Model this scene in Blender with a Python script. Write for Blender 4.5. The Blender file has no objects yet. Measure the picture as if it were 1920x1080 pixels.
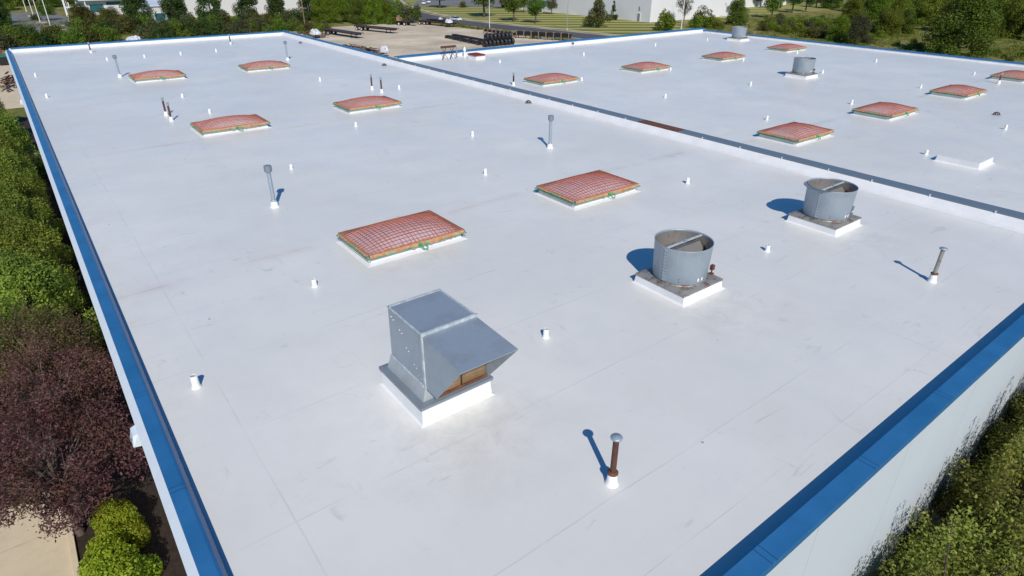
import bpy, math, random
import numpy as np
from mathutils import Vector, Matrix
R = math.radians
random.seed(7)
S = bpy.context.scene
COL = S.collection

# ------------------------------------------------------------------ camera
F_PX, PITCH, YAW, ROLL = 1167.375, R(28.0875), R(37.5753), R(0.26567)
CAM_H, RZ = 20.0, 11.0            # camera height, roof height above the ground
_cy, _sy, _cp, _sp = math.cos(YAW), math.sin(YAW), math.cos(PITCH), math.sin(PITCH)
FW = Vector((_sy*_cp, _cy*_cp, -_sp)); R0 = Vector((_cy, -_sy, 0)); U0 = R0.cross(FW)
RT = math.cos(ROLL)*R0 + math.sin(ROLL)*U0
UP = -math.sin(ROLL)*R0 + math.cos(ROLL)*U0
cd = bpy.data.cameras.new('camera'); cam = bpy.data.objects.new('camera', cd); COL.objects.link(cam)
cd.sensor_width = 36; cd.lens = F_PX/1920*36; cd.clip_start = 0.1; cd.clip_end = 3000
m = Matrix.Identity(4)
for i, v in enumerate((RT, UP, -FW)):
    for j in range(3): m[j][i] = v[j]
m[2][3] = CAM_H
cam.matrix_world = m
S.camera = cam

def at(px, py, z=0.0):
    """point of the level plane z seen at pixel (px, py) of the 1920x1080 photograph"""
    d = FW*F_PX + RT*(px-960) + UP*(540-py)
    t = (z-CAM_H)/d.z
    return Vector((d.x*t, d.y*t, z))

# ------------------------------------------------------------------ light
SUN_EL, SUN_AZ = R(38.2), R(205.5)     # azimuth clockwise from +Y
w = bpy.data.worlds.new('World'); S.world = w; w.use_nodes = True
nt = w.node_tree
sky = nt.nodes.new('ShaderNodeTexSky'); sky.sky_type = 'NISHITA'; sky.sun_disc = False
sky.sun_elevation = SUN_EL; sky.sun_rotation = SUN_AZ
sky.air_density = 1.0; sky.dust_density = 0.3; sky.ozone_density = 6.0
hsv = nt.nodes.new('ShaderNodeHueSaturation'); hsv.inputs['Saturation'].default_value = 1.28; hsv.inputs['Hue'].default_value = 0.502
nt.links.new(sky.outputs[0], hsv.inputs['Color'])
bg = nt.nodes['Background']; nt.links.new(hsv.outputs[0], bg.inputs[0]); bg.inputs[1].default_value = 0.09
sd = bpy.data.lights.new('sun', 'SUN'); sd.energy = 3.9; sd.angle = R(0.5); sd.color = (1.0, 0.95, 0.87)
sun = bpy.data.objects.new('sun', sd); COL.objects.link(sun)
trav = Vector((-math.sin(SUN_AZ)*math.cos(SUN_EL), -math.cos(SUN_AZ)*math.cos(SUN_EL), -math.sin(SUN_EL)))
sun.rotation_euler = trav.to_track_quat('-Z', 'Y').to_euler(); sun.location = (-20, -40, 60)
S.view_settings.view_transform = 'Standard'; S.view_settings.look = 'None'
S.view_settings.exposure = 0.07; S.view_settings.gamma = 1.0
S.cycles.max_bounces = 6; S.cycles.diffuse_bounces = 3; S.cycles.transparent_max_bounces = 8

# ------------------------------------------------------------------ materials
class NB:
    """small node-building helper"""
    def __init__(s, name):
        s.m = bpy.data.materials.new(name); s.m.use_nodes = True
        s.t = s.m.node_tree; s.p = s.t.nodes['Principled BSDF']; s.out = s.t.nodes['Material Output']
        s.co = s.n('ShaderNodeTexCoord').outputs['Object']
    def n(s, k, **kw):
        x = s.t.nodes.new(k)
        for a, v in kw.items(): setattr(x, a, v)
        return x
    def l(s, a, b): s.t.links.new(a, b)
    def put(s, sock, v):
        if isinstance(v, (int, float)): sock.default_value = v
        elif isinstance(v, (tuple, list)): sock.default_value = (*v[:3], 1) if len(sock.default_value) == 4 else v
        else: s.l(v, sock)
    def noise(s, scale, detail=3, rough=.5, stretch=None, dist=0, co=None):
        x = s.n('ShaderNodeTexNoise'); x.inputs['Scale'].default_value = scale
        x.inputs['Detail'].default_value = detail; x.inputs['Roughness'].default_value = rough
        x.inputs['Distortion'].default_value = dist
        c = co or s.co
        if stretch:
            mp = s.n('ShaderNodeMapping'); mp.inputs['Scale'].default_value = stretch; s.l(c, mp.inputs[0]); c = mp.outputs[0]
        s.l(c, x.inputs['Vector']); return x.outputs['Fac']
    def math(s, op, a, b=0.0, c=0.0):
        x = s.n('ShaderNodeMath', operation=op)
        s.put(x.inputs[0], a); s.put(x.inputs[1], b); s.put(x.inputs[2], c); return x.outputs[0]
    def ramp(s, f, lo, hi, a=0.0, b=1.0):
        x = s.n('ShaderNodeMapRange'); x.clamp = True; s.l(f, x.inputs[0])
        for i, v in enumerate((lo, hi, a, b)): x.inputs[i+1].default_value = v
        return x.outputs[0]
    def mix(s, f, a, b, mode='MIX'):
        x = s.n('ShaderNodeMix', data_type='RGBA', blend_type=mode)
        s.put(x.inputs[0], f); s.put(x.inputs[6], a); s.put(x.inputs[7], b); return x.outputs[2]
    def sep(s):
        x = s.n('ShaderNodeSeparateXYZ'); s.l(s.co, x.inputs[0]); return x.outputs
    def bump(s, h, strength=.2, dist=.02):
        x = s.n('ShaderNodeBump'); x.inputs['Strength'].default_value = strength; x.inputs['Distance'].default_value = dist
        s.l(h, x.inputs['Height']); s.l(x.outputs[0], s.p.inputs['Normal'])
    def fin(s, col, rough=.6, metal=0.0, spec=.5):
        s.put(s.p.inputs['Base Color'], col); s.put(s.p.inputs['Roughness'], rough)
        s.put(s.p.inputs['Metallic'], metal); s.put(s.p.inputs['Specular IOR Level'], spec); return s.m

def plain(name, col, rough=.6, metal=0.0, var=.18, scale=3.0, bump=0.0, dark=None, spec=.4):
    b = NB(name)
    f = b.noise(scale, 5, .6)
    lo = dark or tuple(c*(1-var) for c in col); hi = tuple(min(1, c*(1+var*.6)) for c in col)
    c = b.mix(b.ramp(f, .3, .7), lo, hi)
    if bump: b.bump(b.noise(scale*6, 3), bump)
    return b.fin(c, rough, metal, spec)

def galv(name, col=(.34, .40, .455), rust=.0, metal=.35, rough=.5):
    b = NB(name)
    v = b.n('ShaderNodeTexVoronoi'); v.inputs['Scale'].default_value = 45; b.l(b.co, v.inputs['Vector'])
    sp = b.n('ShaderNodeSeparateColor'); b.l(v.outputs['Color'], sp.inputs[0])
    c = b.mix(b.ramp(sp.outputs[0], 0, 1), tuple(x*.96 for x in col), tuple(x*1.03 for x in col))
    c = b.mix(b.ramp(b.noise(2.0, 5, .65, (6, 6, .7)), .42, .75, 0, .16), c, tuple(x*1.4 for x in col))
    c = b.mix(b.ramp(b.noise(1.3, 4, .6), .5, .8, 0, .4), c, (.20, .19, .18))
    if rust:
        c = b.mix(b.ramp(b.noise(3.2, 6, .7), .62-rust*.35, .72-rust*.2), c, (.13, .055, .03))
    b.bump(b.noise(1.1, 1), .10, .05)
    return b.fin(c, rough, metal)

def leafmat(name, c1, c2, c3=None, trans=.38):
    b = NB(name)
    g = b.n('ShaderNodeNewGeometry').outputs['Random Per Island']
    oi = b.n('ShaderNodeObjectInfo').outputs['Random']
    c = b.mix(g, c1, c2)
    c = b.mix(b.ramp(b.noise(.55, 2), .42, .62, 0, .75), c, c3 or c1)
    hs = b.n('ShaderNodeHueSaturation'); b.l(c, hs.inputs['Color'])
    b.l(b.ramp(oi, 0, 1, .485, .515), hs.inputs['Hue']); b.l(b.ramp(oi, 0, 1, .8, 1.2), hs.inputs['Value'])
    c = hs.outputs[0]
    b.fin(c, .55, 0, .25)
    tr = b.n('ShaderNodeBsdfTranslucent'); b.l(c, tr.inputs[0])
    mx = b.n('ShaderNodeMixShader'); mx.inputs[0].default_value = trans
    b.l(b.p.outputs[0], mx.inputs[1]); b.l(tr.outputs[0], mx.inputs[2]); b.l(mx.outputs[0], b.out.inputs[0])
    return b.m

def roofmat(name, edge_x0, red, stains=()):
    b = NB(name)
    X, Y, Z = b.sep()
    col = b.mix(b.ramp(b.noise(.12, 3), .35, .65), (.715, .705, .662), (.78, .767, .722))
    col = b.mix(b.ramp(b.noise(.5, 5, .65), .42, .72, 0, .45), col, (.64, .64, .61))          # foot-traffic soiling
    col = b.mix(b.ramp(b.noise(.33, 4, .6, dist=.6), .52, .78, 0, .6), col, (.665, .65, .60))  # dried puddles
    # sheet laps: long rolls run along X, end laps along Y
    wob = b.math('MULTIPLY_ADD', b.noise(.6, 2), .06, -.03)
    yy = b.math('ADD', Y, wob); xx = b.math('ADD', X, wob)
    fy = b.math('ABSOLUTE', b.math('SUBTRACT', b.math('FRACT', b.math('DIVIDE', b.math('SUBTRACT', yy, 5.55-1.525), 3.05)), .5))
    fx = b.math('ABSOLUTE', b.math('SUBTRACT', b.math('FRACT', b.math('DIVIDE', b.math('SUBTRACT', xx, edge_x0-7.6), 15.2)), .5))
    ly = b.ramp(fy, 0, .009, 1, 0); lx = b.ramp(fx, 0, .0019, 1, 0)
    edge = b.math('MAXIMUM', b.ramp(b.math('ABSOLUTE', b.math('SUBTRACT', xx, edge_x0)), 0, .02, .6, 0),
                  b.ramp(b.math('ABSOLUTE', b.math('SUBTRACT', yy, 4.05)), 0, .022, 1, 0))
    brk = b.ramp(b.noise(.8, 4), .38, .62, .15, 1)
    lines = b.math('MULTIPLY', b.math('MAXIMUM', b.math('MAXIMUM', ly, lx), edge), brk)
    col = b.mix(b.math('MULTIPLY', lines, .27), col, (.36, .36, .35))
    # soft halo of primer beside the laps
    hal = b.math('MULTIPLY', b.ramp(fy, .0, .06, 1, 0), b.ramp(b.noise(1.1, 4), .45, .7, 0, .3))
    col = b.mix(hal, col, (.70, .70, .69))
    # reddish run-off lines through the skylight rows
    rd = None
    for y0 in red:
        d = b.math('ABSOLUTE', b.math('SUBTRACT', b.math('MULTIPLY_ADD', b.noise(.15, 2), .9, Y), y0+.45))
        k = b.math('MAXIMUM', b.ramp(d, 0, .05, .75, 0), b.ramp(d, 0, .45, .28, 0))
        rd = k if rd is None else b.math('MAXIMUM', rd, k)
    rd = b.math('MULTIPLY', rd, b.ramp(b.noise(.45, 4, .65), .42, .66))
    col = b.mix(rd, col, (.47, .31, .25))
    # dirt blown out round the fans and the intake
    for cx_, cy_, r0, r1 in stains:
        d = b.math('SQRT', b.math('ADD', b.math('POWER', b.math('SUBTRACT', X, cx_), 2), b.math('POWER', b.math('SUBTRACT', Y, cy_), 2)))
        k = b.math('MULTIPLY', b.ramp(d, r0, r1, .42, 0), b.ramp(b.noise(1.7, 7, .75, dist=.8), .42, .74))
        col = b.mix(k, col, (.48, .44, .39))
    # scuffs and specks
    sc = b.ramp(b.noise(1.6, 7, .72, (1, .45, 1), 1.2), .60, .69, 0, .36)
    sc = b.math('MULTIPLY', sc, b.ramp(b.noise(.22, 2), .45, .6))
    col = b.mix(sc, col, (.34, .33, .31))
    sc2 = b.ramp(b.noise(2.3, 6, .7, (.35, 1.2, 1), .8), .62, .70, 0, .32)
    col = b.mix(sc2, col, (.38, .37, .36))
    v = b.n('ShaderNodeTexVoronoi'); v.inputs['Scale'].default_value = .55; b.l(b.co, v.inputs['Vector'])
    col = b.mix(b.ramp(v.outputs['Distance'], .012, .024, .7, 0), col, (.16, .13, .08))
    hgt = b.math('MULTIPLY_ADD', lines, .35, b.math('ADD', b.noise(1.2, 4, .55, (1, .35, 1)), b.math('MULTIPLY', b.noise(.3, 2), 2.0)))
    b.bump(hgt, .12, .05)
    return b.fin(col, b.ramp(b.noise(.4, 3), .3, .7, .30, .45), 0, .52)

M = {}
M['roof'] = roofmat('white_membrane_roof', 1.75, (20.0, 37.3), ((14.3, 8.8, .9, 2.6), (22.6, 9.0, .9, 2.8), (5.6, 8.9, .8, 2.6), (27.6, 14, .2, 2.2), (9.0, 17.0, .8, 2.3), (27.4, 34, .3, 2.5)))
M['roof_far'] = roofmat('white_membrane_roof_far', 33.0, (19.0, 200.0), ((53, 27.2, 1, 3), (71, 46, 1, 3), (50, 13.6, .3, 2.2), (38, 53, .5, 3)))
M['membrane'] = plain('white_membrane_flashing', (.76, .76, .755), .5, var=.08, scale=1.5, bump=.15)
M['pvc'] = plain('white_vinyl', (.80, .80, .79), .4, var=.05)
M['coping'] = plain('blue_coping_paint', (.022, .15, .40), .38, var=.12, scale=.8)
M['seam'] = plain('blue_coping_seam', (.012, .08, .22), .45)
M['grey_cap'] = galv('grey_metal_cap', (.17, .22, .27), metal=.25)
M['rust'] = plain('rusted_steel', (.15, .062, .035), .8, var=.45, scale=6, bump=.3)
M['brown'] = plain('rust_brown_pipe', (.10, .040, .028), .75, var=.35, scale=9)
M['wall'] = plain('white_wall_paint', (.60, .64, .67), .55, var=.06, scale=.25)
M['fascia'] = plain('pale_fascia_paint', (.62, .68, .74), .5, var=.05)
M['galv'] = galv('galvanised_sheet')
M['galv_dark'] = galv('weathered_galvanised_sheet', (.23, .27, .31), metal=.3)
M['galv_pale'] = galv('pale_galvanised_sheet', (.42, .46, .47), metal=.3)
M['galv_rust'] = galv('rust_stained_galvanised_sheet', (.30, .29, .27), rust=.34, metal=.3)
M['galv_in'] = galv('soiled_galvanised_sheet', (.24, .225, .21), rust=.25, metal=.3)
M['caulk'] = plain('grey_sealant', (.45, .50, .53), .6, var=.3, scale=7)
M['filter'] = plain('tan_filter_media', (.27, .175, .095), .9, var=.35, scale=2)
M['dark'] = plain('black_steel', (.018, .018, .022), .5)
M['black'] = plain('black_plastic_pipe', (.022, .024, .028), .45, var=.4)
M['deck'] = plain('dark_timber_deck', (.05, .055, .068), .7, var=.3, scale=1)
M['timber'] = plain('timber', (.30, .19, .11), .8, var=.3)
M['tyre'] = plain('rubber', (.02, .02, .02), .8)
M['rim'] = plain('pale_wheel_rim', (.6, .6, .6), .4)
M['tarp'] = plain('white_tarp', (.60, .62, .67), .5, var=.35, scale=1.6, bump=.5)
M['white'] = plain('white_paint', (.75, .76, .77), .4, var=.05)
M['glass'] = plain('teal_glass', (.03, .12, .14), .1, var=.3)
M['carglass'] = plain('dark_glass', (.03, .04, .05), .1)
M['carpaint'] = plain('white_car_paint', (.75, .77, .80), .2, var=.03)
M['red'] = plain('dull_red_paint', (.20, .035, .03), .6, var=.25)
M['skydome'] = plain('milky_acrylic', (.68, .60, .65), .45, var=.10, scale=1)
M['net'] = plain('dark_red_net_cord', (.13, .05, .055), .7)
M['netfine'] = plain('orange_net_cord', (.62, .17, .07), .7)
M['netgraze'] = plain('grazing_orange_net', (.44, .17, .09), .8, var=.35, scale=14)  # grazing-angle tone of the net put into the colour
M['green'] = plain('green_paint', (.05, .20, .10), .5)
M['knot'] = plain('green_tie_strap', (.02, .30, .10), .6)
M['frame'] = plain('grey_green_frame', (.26, .30, .25), .5, var=.3)
M['bark'] = plain('bark', (.10, .075, .055), .9, var=.35, scale=8)
M['barkgrey'] = plain('grey_bark', (.22, .19, .17), .9, var=.3, scale=8)
M['barkplum'] = plain('brown_twig_bark', (.12, .085, .07), .9, var=.3, scale=8)
M['blue'] = plain('blue_awning_cloth', (.02, .20, .55), .6)
M['green_wall'] = plain('dark_green_cladding', (.02, .10, .09), .5)
M['ink'] = plain('black_lettering', (.015, .015, .018), .6)
def skirtmat():
    b = NB('orange_and_green_net_edge')
    c = b.mix(b.ramp(b.noise(9, 4), .4, .6), (.52, .17, .06), (.42, .33, .21))
    c = b.mix(b.ramp(b.noise(1.4, 3, .6), .54, .62, 0, .8), c, (.20, .30, .13))
    b.bump(b.noise(30, 2), .5, .03)
    return b.fin(c, .8)
M['skirt'] = skirtmat()
M['lf_conifer'] = leafmat('dark_conifer_foliage', (0.043, 0.089, 0.019), (0.098, 0.156, 0.028), (0.029, 0.064, 0.015))
M['lf_oak'] = leafmat('green_foliage', (0.089, 0.162, 0.019), (0.187, 0.248, 0.030), (0.075, 0.130, 0.017))
M['lf_bright'] = leafmat('bright_green_foliage', (0.113, 0.193, 0.013), (0.246, 0.304, 0.027), (0.086, 0.143, 0.011))
M['lf_olive'] = leafmat('olive_foliage', (0.155, 0.184, 0.021), (0.248, 0.281, 0.037), (0.103, 0.140, 0.016))
M['lf_rust'] = leafmat('rusty_green_foliage', (0.099, 0.100, 0.022), (0.171, 0.143, 0.039), (0.066, 0.094, 0.017))
M['lf_grey'] = leafmat('grey_green_foliage', (0.090, 0.105, 0.044), (0.140, 0.149, 0.064), (0.070, 0.077, 0.036))
M['lf_thuja'] = leafmat('yellow_green_shrub_foliage', (0.143, 0.217, 0.028), (0.340, 0.408, 0.061), (0.099, 0.153, 0.025))
M['lf_plum'] = leafmat('purple_plum_foliage', (0.080, 0.028, 0.030), (0.178, 0.082, 0.082), (0.126, 0.074, 0.039), .2)
M['lf_plumg'] = leafmat('bronze_plum_foliage', (0.072, 0.047, 0.022), (0.122, 0.108, 0.036), (0.101, 0.050, 0.040), .2)
M['lf_box'] = leafmat('lime_green_hedge_foliage', (0.179, 0.269, 0.013), (0.375, 0.426, 0.033), (0.232, 0.242, 0.017))
M['lf_crab'] = leafmat('olive_green_broadleaf_foliage', (0.131, 0.181, 0.026), (0.338, 0.326, 0.067), (0.175, 0.158, 0.035))

def groundmat():
    b = NB('dry_grass_ground')
    c = b.mix(b.ramp(b.noise(.05, 4, .6), .35, .65), (.15, .155, .035), (.33, .275, .105))
    c = b.mix(b.ramp(b.noise(.6, 5, .7), .4, .7), c, (.10, .115, .026))
    b.bump(b.noise(1.5, 4), .6, .3); return b.fin(c, .95, 0, .1)
def lawnmat():
    b = NB('mown_lawn'); X, Y, Z = b.sep()
    u = b.math('ADD', b.math('MULTIPLY', X, .61), b.math('MULTIPLY', Y, .79))
    st = b.math('SINE', b.math('MULTIPLY', b.math('ADD', u, b.math('MULTIPLY', b.noise(.02, 2), 5)), .72))
    c = b.mix(b.ramp(st, -.5, .5), (.13, .155, .03), (.40, .365, .13))
    c = b.mix(b.ramp(b.noise(.08, 4), .45, .75, 0, .5), c, (.34, .29, .11)); return b.fin(c, .9, 0, .1)
def pavemat(name, col, joint=None, var=.2, crack=True):
    b = NB(name); X, Y, Z = b.sep()
    c = b.mix(b.ramp(b.noise(.08, 4, .6), .35, .68), tuple(x*(1-var) for x in col), tuple(min(1, x*(1+var*.5)) for x in col))
    c = b.mix(b.ramp(b.noise(1.1, 6, .7), .45, .72, 0, .35), c, tuple(x*.62 for x in col))
    if joint:
        for ax, s, o in ((X, joint[0], joint[2]), (Y, joint[1], joint[3])):
            if s:
                f = b.math('ABSOLUTE', b.math('SUBTRACT', b.math('FRACT', b.math('DIVIDE', b.math('SUBTRACT', ax, o-s/2), s)), .5))
                c = b.mix(b.ramp(f, 0, .018/s, .7, 0), c, tuple(x*.3 for x in col))
    b.bump(b.noise(6, 4), .25, .02); return b.fin(c, .88, 0, .2)
M['ground'] = groundmat(); M['lawn'] = lawnmat()
M['yard'] = pavemat('pale_gravel_yard', (.66, .555, .405), var=.3)
M['asphalt'] = pavemat('asphalt', (.115, .112, .118), var=.2)
M['lot'] = pavemat('worn_parking_asphalt', (.21, .205, .20), var=.2)
M['concrete'] = pavemat('pale_concrete', (.66, .545, .375), (0, 3.4, 0, 24.4), var=.1)
M['kerb'] = pavemat('kerb_concrete', (.50, .44, .34), var=.1)
M['mulch'] = plain('dark_mulch', (.035, .022, .015), .95, var=.5, scale=5, bump=.8)

# ------------------------------------------------------------------ geometry helpers
class MB:
    def __init__(s): s.v = []; s.f = []; s.sm = []
    def add(s, vs, fs, smooth=False):
        o = len(s.v); s.v += [tuple(v) for v in vs]
        for f in fs: s.f.append([i+o for i in f]); s.sm.append(smooth)
        return s
    def box(s, x0, x1, y0, y1, z0, z1): return s.prism([(x0, y0), (x1, y0), (x1, y1), (x0, y1)], z0, z1)
    def prism(s, p, z0, z1, top=None):
        q = top or p; n = len(p)
        return s.add([(x, y, z0) for x, y in p]+[(x, y, z1) for x, y in q],
                     [list(range(n))[::-1], list(range(n, 2*n))]+[[i, (i+1) % n, n+(i+1) % n, n+i] for i in range(n)])
    def frustum(s, cx, cy, ax, ay, bx, by, z0, z1):
        f = lambda a, b: [(cx-a, cy-b), (cx+a, cy-b), (cx+a, cy+b), (cx-a, cy+b)]
        return s.prism(f(ax, ay), z0, z1, f(bx, by))
    def hexa(s, p):            # 8 corners: bottom loop then top loop
        return s.add(p, [[3, 2, 1, 0], [4, 5, 6, 7], [0, 1, 5, 4], [1, 2, 6, 5], [2, 3, 7, 6], [3, 0, 4, 7]])
    def bar(s, a, b, w, h=None, up=(0, 0, 1)):
        a = Vector(a); b = Vector(b); d = (b-a).normalized(); u = Vector(up)
        if abs(d.dot(u)) > .98: u = Vector((1, 0, 0))
        sd = d.cross(u).normalized()*(w/2); uu = sd.cross(d).normalized()*((h or w)/2)
        return s.hexa([a-sd-uu, a+sd-uu, b+sd-uu, b-sd-uu, a-sd+uu, a+sd+uu, b+sd+uu, b-sd+uu])
    def tube(s, pts, rad, n=10, cap=True):
        P = [Vector(p) for p in pts]; rad = rad if isinstance(rad, (list, tuple)) else [rad]*len(P)
        rings = []; u = None
        for i, p in enumerate(P):
            d = (P[min(i+1, len(P)-1)]-P[max(i-1, 0)]).normalized()
            if u is None: u = d.cross(Vector((0, 0, 1)) if abs(d.z) < .9 else Vector((1, 0, 0))).normalized()
            u = (u-d*u.dot(d)).normalized(); v = d.cross(u)
            rings += [p+(u*math.cos(a)+v*math.sin(a))*rad[i] for a in (2*math.pi*k/n for k in range(n))]
        fs = [[i*n+k, i*n+(k+1) % n, (i+1)*n+(k+1) % n, (i+1)*n+k] for i in range(len(P)-1) for k in range(n)]
        s.add(rings, fs, True)
        if cap: s.add(rings[:n], [list(range(n))[::-1]]); s.add(rings[-n:], [list(range(n))])
        return s
    def lathe(s, prof, n=24, c=(0, 0, 0), a0=0, a1=2*math.pi, axis='z', smooth=True):
        full = abs(a1-a0-2*math.pi) < 1e-6; k = n if full else n+1
        vs = []
        for r, z in prof:
            for i in range(k):
                a = a0+(a1-a0)*i/n; p = (r*math.cos(a), r*math.sin(a), z)
                if axis == 'x': p = (p[2], p[0], p[1])
                vs.append((p[0]+c[0], p[1]+c[1], p[2]+c[2]))
        fs = [[j*k+i, j*k+(i+1) % k, (j+1)*k+(i+1) % k, (j+1)*k+i] for j in range(len(prof)-1) for i in range(n)]
        return s.add(vs, fs, smooth)
    def mesh(s, name):
        me = bpy.data.meshes.new(name); me.from_pydata(s.v, [], s.f); me.update()
        me.polygons.foreach_set('use_smooth', s.sm); return me
    def build(s, name, mat, parent=None, loc=None, rz=0):
        return ob(name, s.mesh(name), mat, parent, loc, rz)

def ob(name, me, mat, parent=None, loc=None, rz=0):
    o = bpy.data.objects.new(name, me); COL.objects.link(o)
    if mat is not None and not me.materials: me.materials.append(M[mat] if isinstance(mat, str) else mat)
    if parent: o.parent = parent
    if loc: o.location = loc
    o.rotation_euler.z = rz
    return o
def tag(o, label, cat, group=None):
    o['label'] = label; o['category'] = cat
    if group: o['group'] = group
    return o
def thing(name, label, cat, loc=(0, 0, 0), rz=0, group=None):
    o = bpy.data.objects.new(name, None); COL.objects.link(o); o.location = loc; o.rotation_euler.z = rz
    o.empty_display_size = .2
    return tag(o, label, cat, group)
def struct(o): o['kind'] = 'structure'; return o
KIDS = {}
def dup(root, loc, rz, label, scale=None):
    """copy of a thing with its parts and sub-parts"""
    def cp(o, par):
        c = o.copy(); COL.objects.link(c)
        if par: c.parent = par
        for ch in list(o.children): cp(ch, c)
        return c
    r = cp(root, None); r.location = loc; r.rotation_euler.z = rz; r['label'] = label
    if scale: r.scale = scale
    return r

# ------------------------------------------------------------------ foliage
def leaves(name, clumps, n, size, seed, aspect=.55, up=.35, rnd=.8, spray=0.0):
    """n pointed leaves spread through a set of clumps (centre, radius)"""
    g = np.random.default_rng(seed)
    C = np.array([e[0] for e in clumps], float); Rr = np.array([e[1] if np.ndim(e[1]) else (e[1],)*3 for e in clumps], float)
    wgt = (Rr.prod(1))**(2/3)*np.array([e[2] if len(e) > 2 else 1.0 for e in clumps]); k = g.choice(len(C), n, p=wgt/wgt.sum())
    d = g.normal(size=(n, 3)); d /= np.linalg.norm(d, axis=1)[:, None]
    rad = 1-.55*g.random(n)**2.2 + spray*np.maximum(0, g.normal(size=n))
    P = C[k]+d*Rr[k]*rad[:, None]
    nn = d*.9+np.array([0, 0, up])+rnd*g.normal(size=(n, 3)); nn /= np.linalg.norm(nn, axis=1)[:, None]
    a = g.normal(size=(n, 3)); a -= nn*(a*nn).sum(1)[:, None]; a /= np.linalg.norm(a, axis=1)[:, None]
    b = np.cross(nn, a)
    L = (size*(.65+.7*g.random(n)))[:, None]; W = L*aspect
    V = np.stack([P-a*L*.5, P+b*W*.5-a*L*.05+nn*L*.06, P+a*L*.5, P-b*W*.5-a*L*.05+nn*L*.06], 1).reshape(-1, 3)
    me = bpy.data.meshes.new(name)
    me.vertices.add(4*n); me.vertices.foreach_set('co', V.astype(np.float32).ravel())
    me.loops.add(4*n); me.loops.foreach_set('vertex_index', np.arange(4*n, dtype=np.int32))
    me.polygons.add(n); me.polygons.foreach_set('loop_start', np.arange(0, 4*n, 4, dtype=np.int32))
    me.update(calc_edges=True); return me

def crown(n, rx, ry, z0, z1, cr, seed, shape='round'):
    g = random.Random(seed); out = []
    for i in range(n):
        t = (i+.5)/n if shape == 'cone' else g.random()
        a = g.uniform(0, 2*math.pi)
        if shape == 'cone':
            t = g.random()**1.4; k = (1-t)**.8*.95+.05
            q = g.uniform(.45, 1)*k; z = z0+(z1-z0)*t; r = cr*(.45+.6*k)
        elif shape == 'dome':
            t = g.random(); k = math.sqrt(max(0, 1-t*t)); q = g.uniform(.35, 1)*k; z = z0+(z1-z0)*t*.95; r = cr
        else:
            c = g.uniform(-1, 1); k = math.sqrt(1-c*c); s_ = g.uniform(.5, .95)
            q = k*s_; z = (z0+z1)/2+(z1-z0)/2*c*s_; r = cr
        out.append(((rx*q*math.cos(a), ry*q*math.sin(a), z), r*g.uniform(.7, 1.3)))
    return out

def trunkmesh(name, clumps, h, r, z_fork, seed, nl=10, fine=0):
    g = random.Random(seed); b = MB()
    b.tube([(0, 0, -.1), (.03*h*g.uniform(-1, 1), .03*h*g.uniform(-1, 1), h*.45), (0, 0, h*.9)], [r*1.25, r*.8, r*.15], 8)
    for c, rr in g.sample([e[:2] for e in clumps], min(nl, len(clumps))):
        z = min(max(z_fork, c[2]*.55)+g.uniform(-.1, .2)*h*.2, h*.8)
        m_ = (c[0]*.5+g.uniform(-.1, .1), c[1]*.5+g.uniform(-.1, .1), (z+c[2])*.5+.04*h)
        b.tube([(0, 0, z), m_, c], [r*.45, r*.28, r*.08], 6)
        for q in range(fine):
            e = (c[0]+g.gauss(0, 1)*.5*np.mean(rr), c[1]+g.gauss(0, 1)*.5*np.mean(rr), c[2]+g.uniform(-.2, 1.1)*np.mean(rr))
            e2 = tuple(c[i]+(e[i]-c[i])*2.0 for i in range(3))
            b.tube([m_ if q % 3 == 0 else c, e, e2], [r*.1, r*.06, r*.02], 4)
    return b.mesh(name)

PROTO = {}
def proto(key, nm, lf, bark, mk, n, size, seed, h, r, fork, nl=10, fine=0, **kw):
    """several crown variants per kind, made once and shared"""
    PROTO[key] = []
    for i in range(mk[0]):
        cl = mk[1](seed+i*11)
        PROTO[key].append((nm, leaves('crown', cl, n, size, seed+i, **kw), trunkmesh('trunk', cl, h, r, fork, seed+i, nl, fine), lf, bark))
cnt = {}
def plant(key, x, y, label, group=None, s=1.0, sz=None, rz=None, z=0.0, cat=None, lf=None, var=None):
    cnt[key] = cnt.get(key, -1)+1
    nm, cm, tm, lf0, bark = PROTO[key][cnt[key] % len(PROTO[key]) if var is None else var]
    t = thing(nm, label, cat or ('shrub' if 'shrub' in nm or 'hedge' in nm else 'tree'), (x, y, z), random.uniform(0, 6.28) if rz is None else rz, group)
    t.scale = (s, s, sz or s)
    lfm = lf or lf0
    if cm.materials and cm.materials[0] != M[lfm]:
        key2 = (cm.name, lfm)
        if key2 not in KIDS: c2 = cm.copy(); c2.materials.clear(); KIDS[key2] = c2
        cm = KIDS[key2]
    ob('crown', cm, lfm, t); ob('trunk', tm, bark, t)
    return t

proto('oak', 'round_tree', 'lf_oak', 'bark', (3, lambda s: crown(26, 2.6, 2.6, 2.2, 8.0, 1.15, s)), 4200, .36, 100, 7, .2, 2.2)
proto('maple', 'conical_tree', 'lf_rust', 'bark', (1, lambda s: crown(44, 3.7, 3.7, 1.6, 8.8, 1.1, s, 'cone')), 6500, .36, 200, 8.5, .22, 1.7)
proto('conifer', 'spreading_conifer', 'lf_conifer', 'bark', (3, lambda s: crown(60, 4.3, 4.3, .3, 10.0, 1.35, s, 'dome')), 12000, .42, 300, 8, .25, 1)
proto('wood', 'broad_tree', 'lf_oak', 'bark', (4, lambda s: crown(46, 5.0, 5.0, .4, 11.5, 1.7, s, 'dome')), 17000, .38, 400, 10, .3, 1.5)
proto('shrub', 'wild_shrub', 'lf_oak', 'bark', (4, lambda s: crown(16, 2.0, 2.0, .1, 2.4, .75, s, 'dome')), 2600, .26, 500, 2.0, .08, .3, 6)
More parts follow.
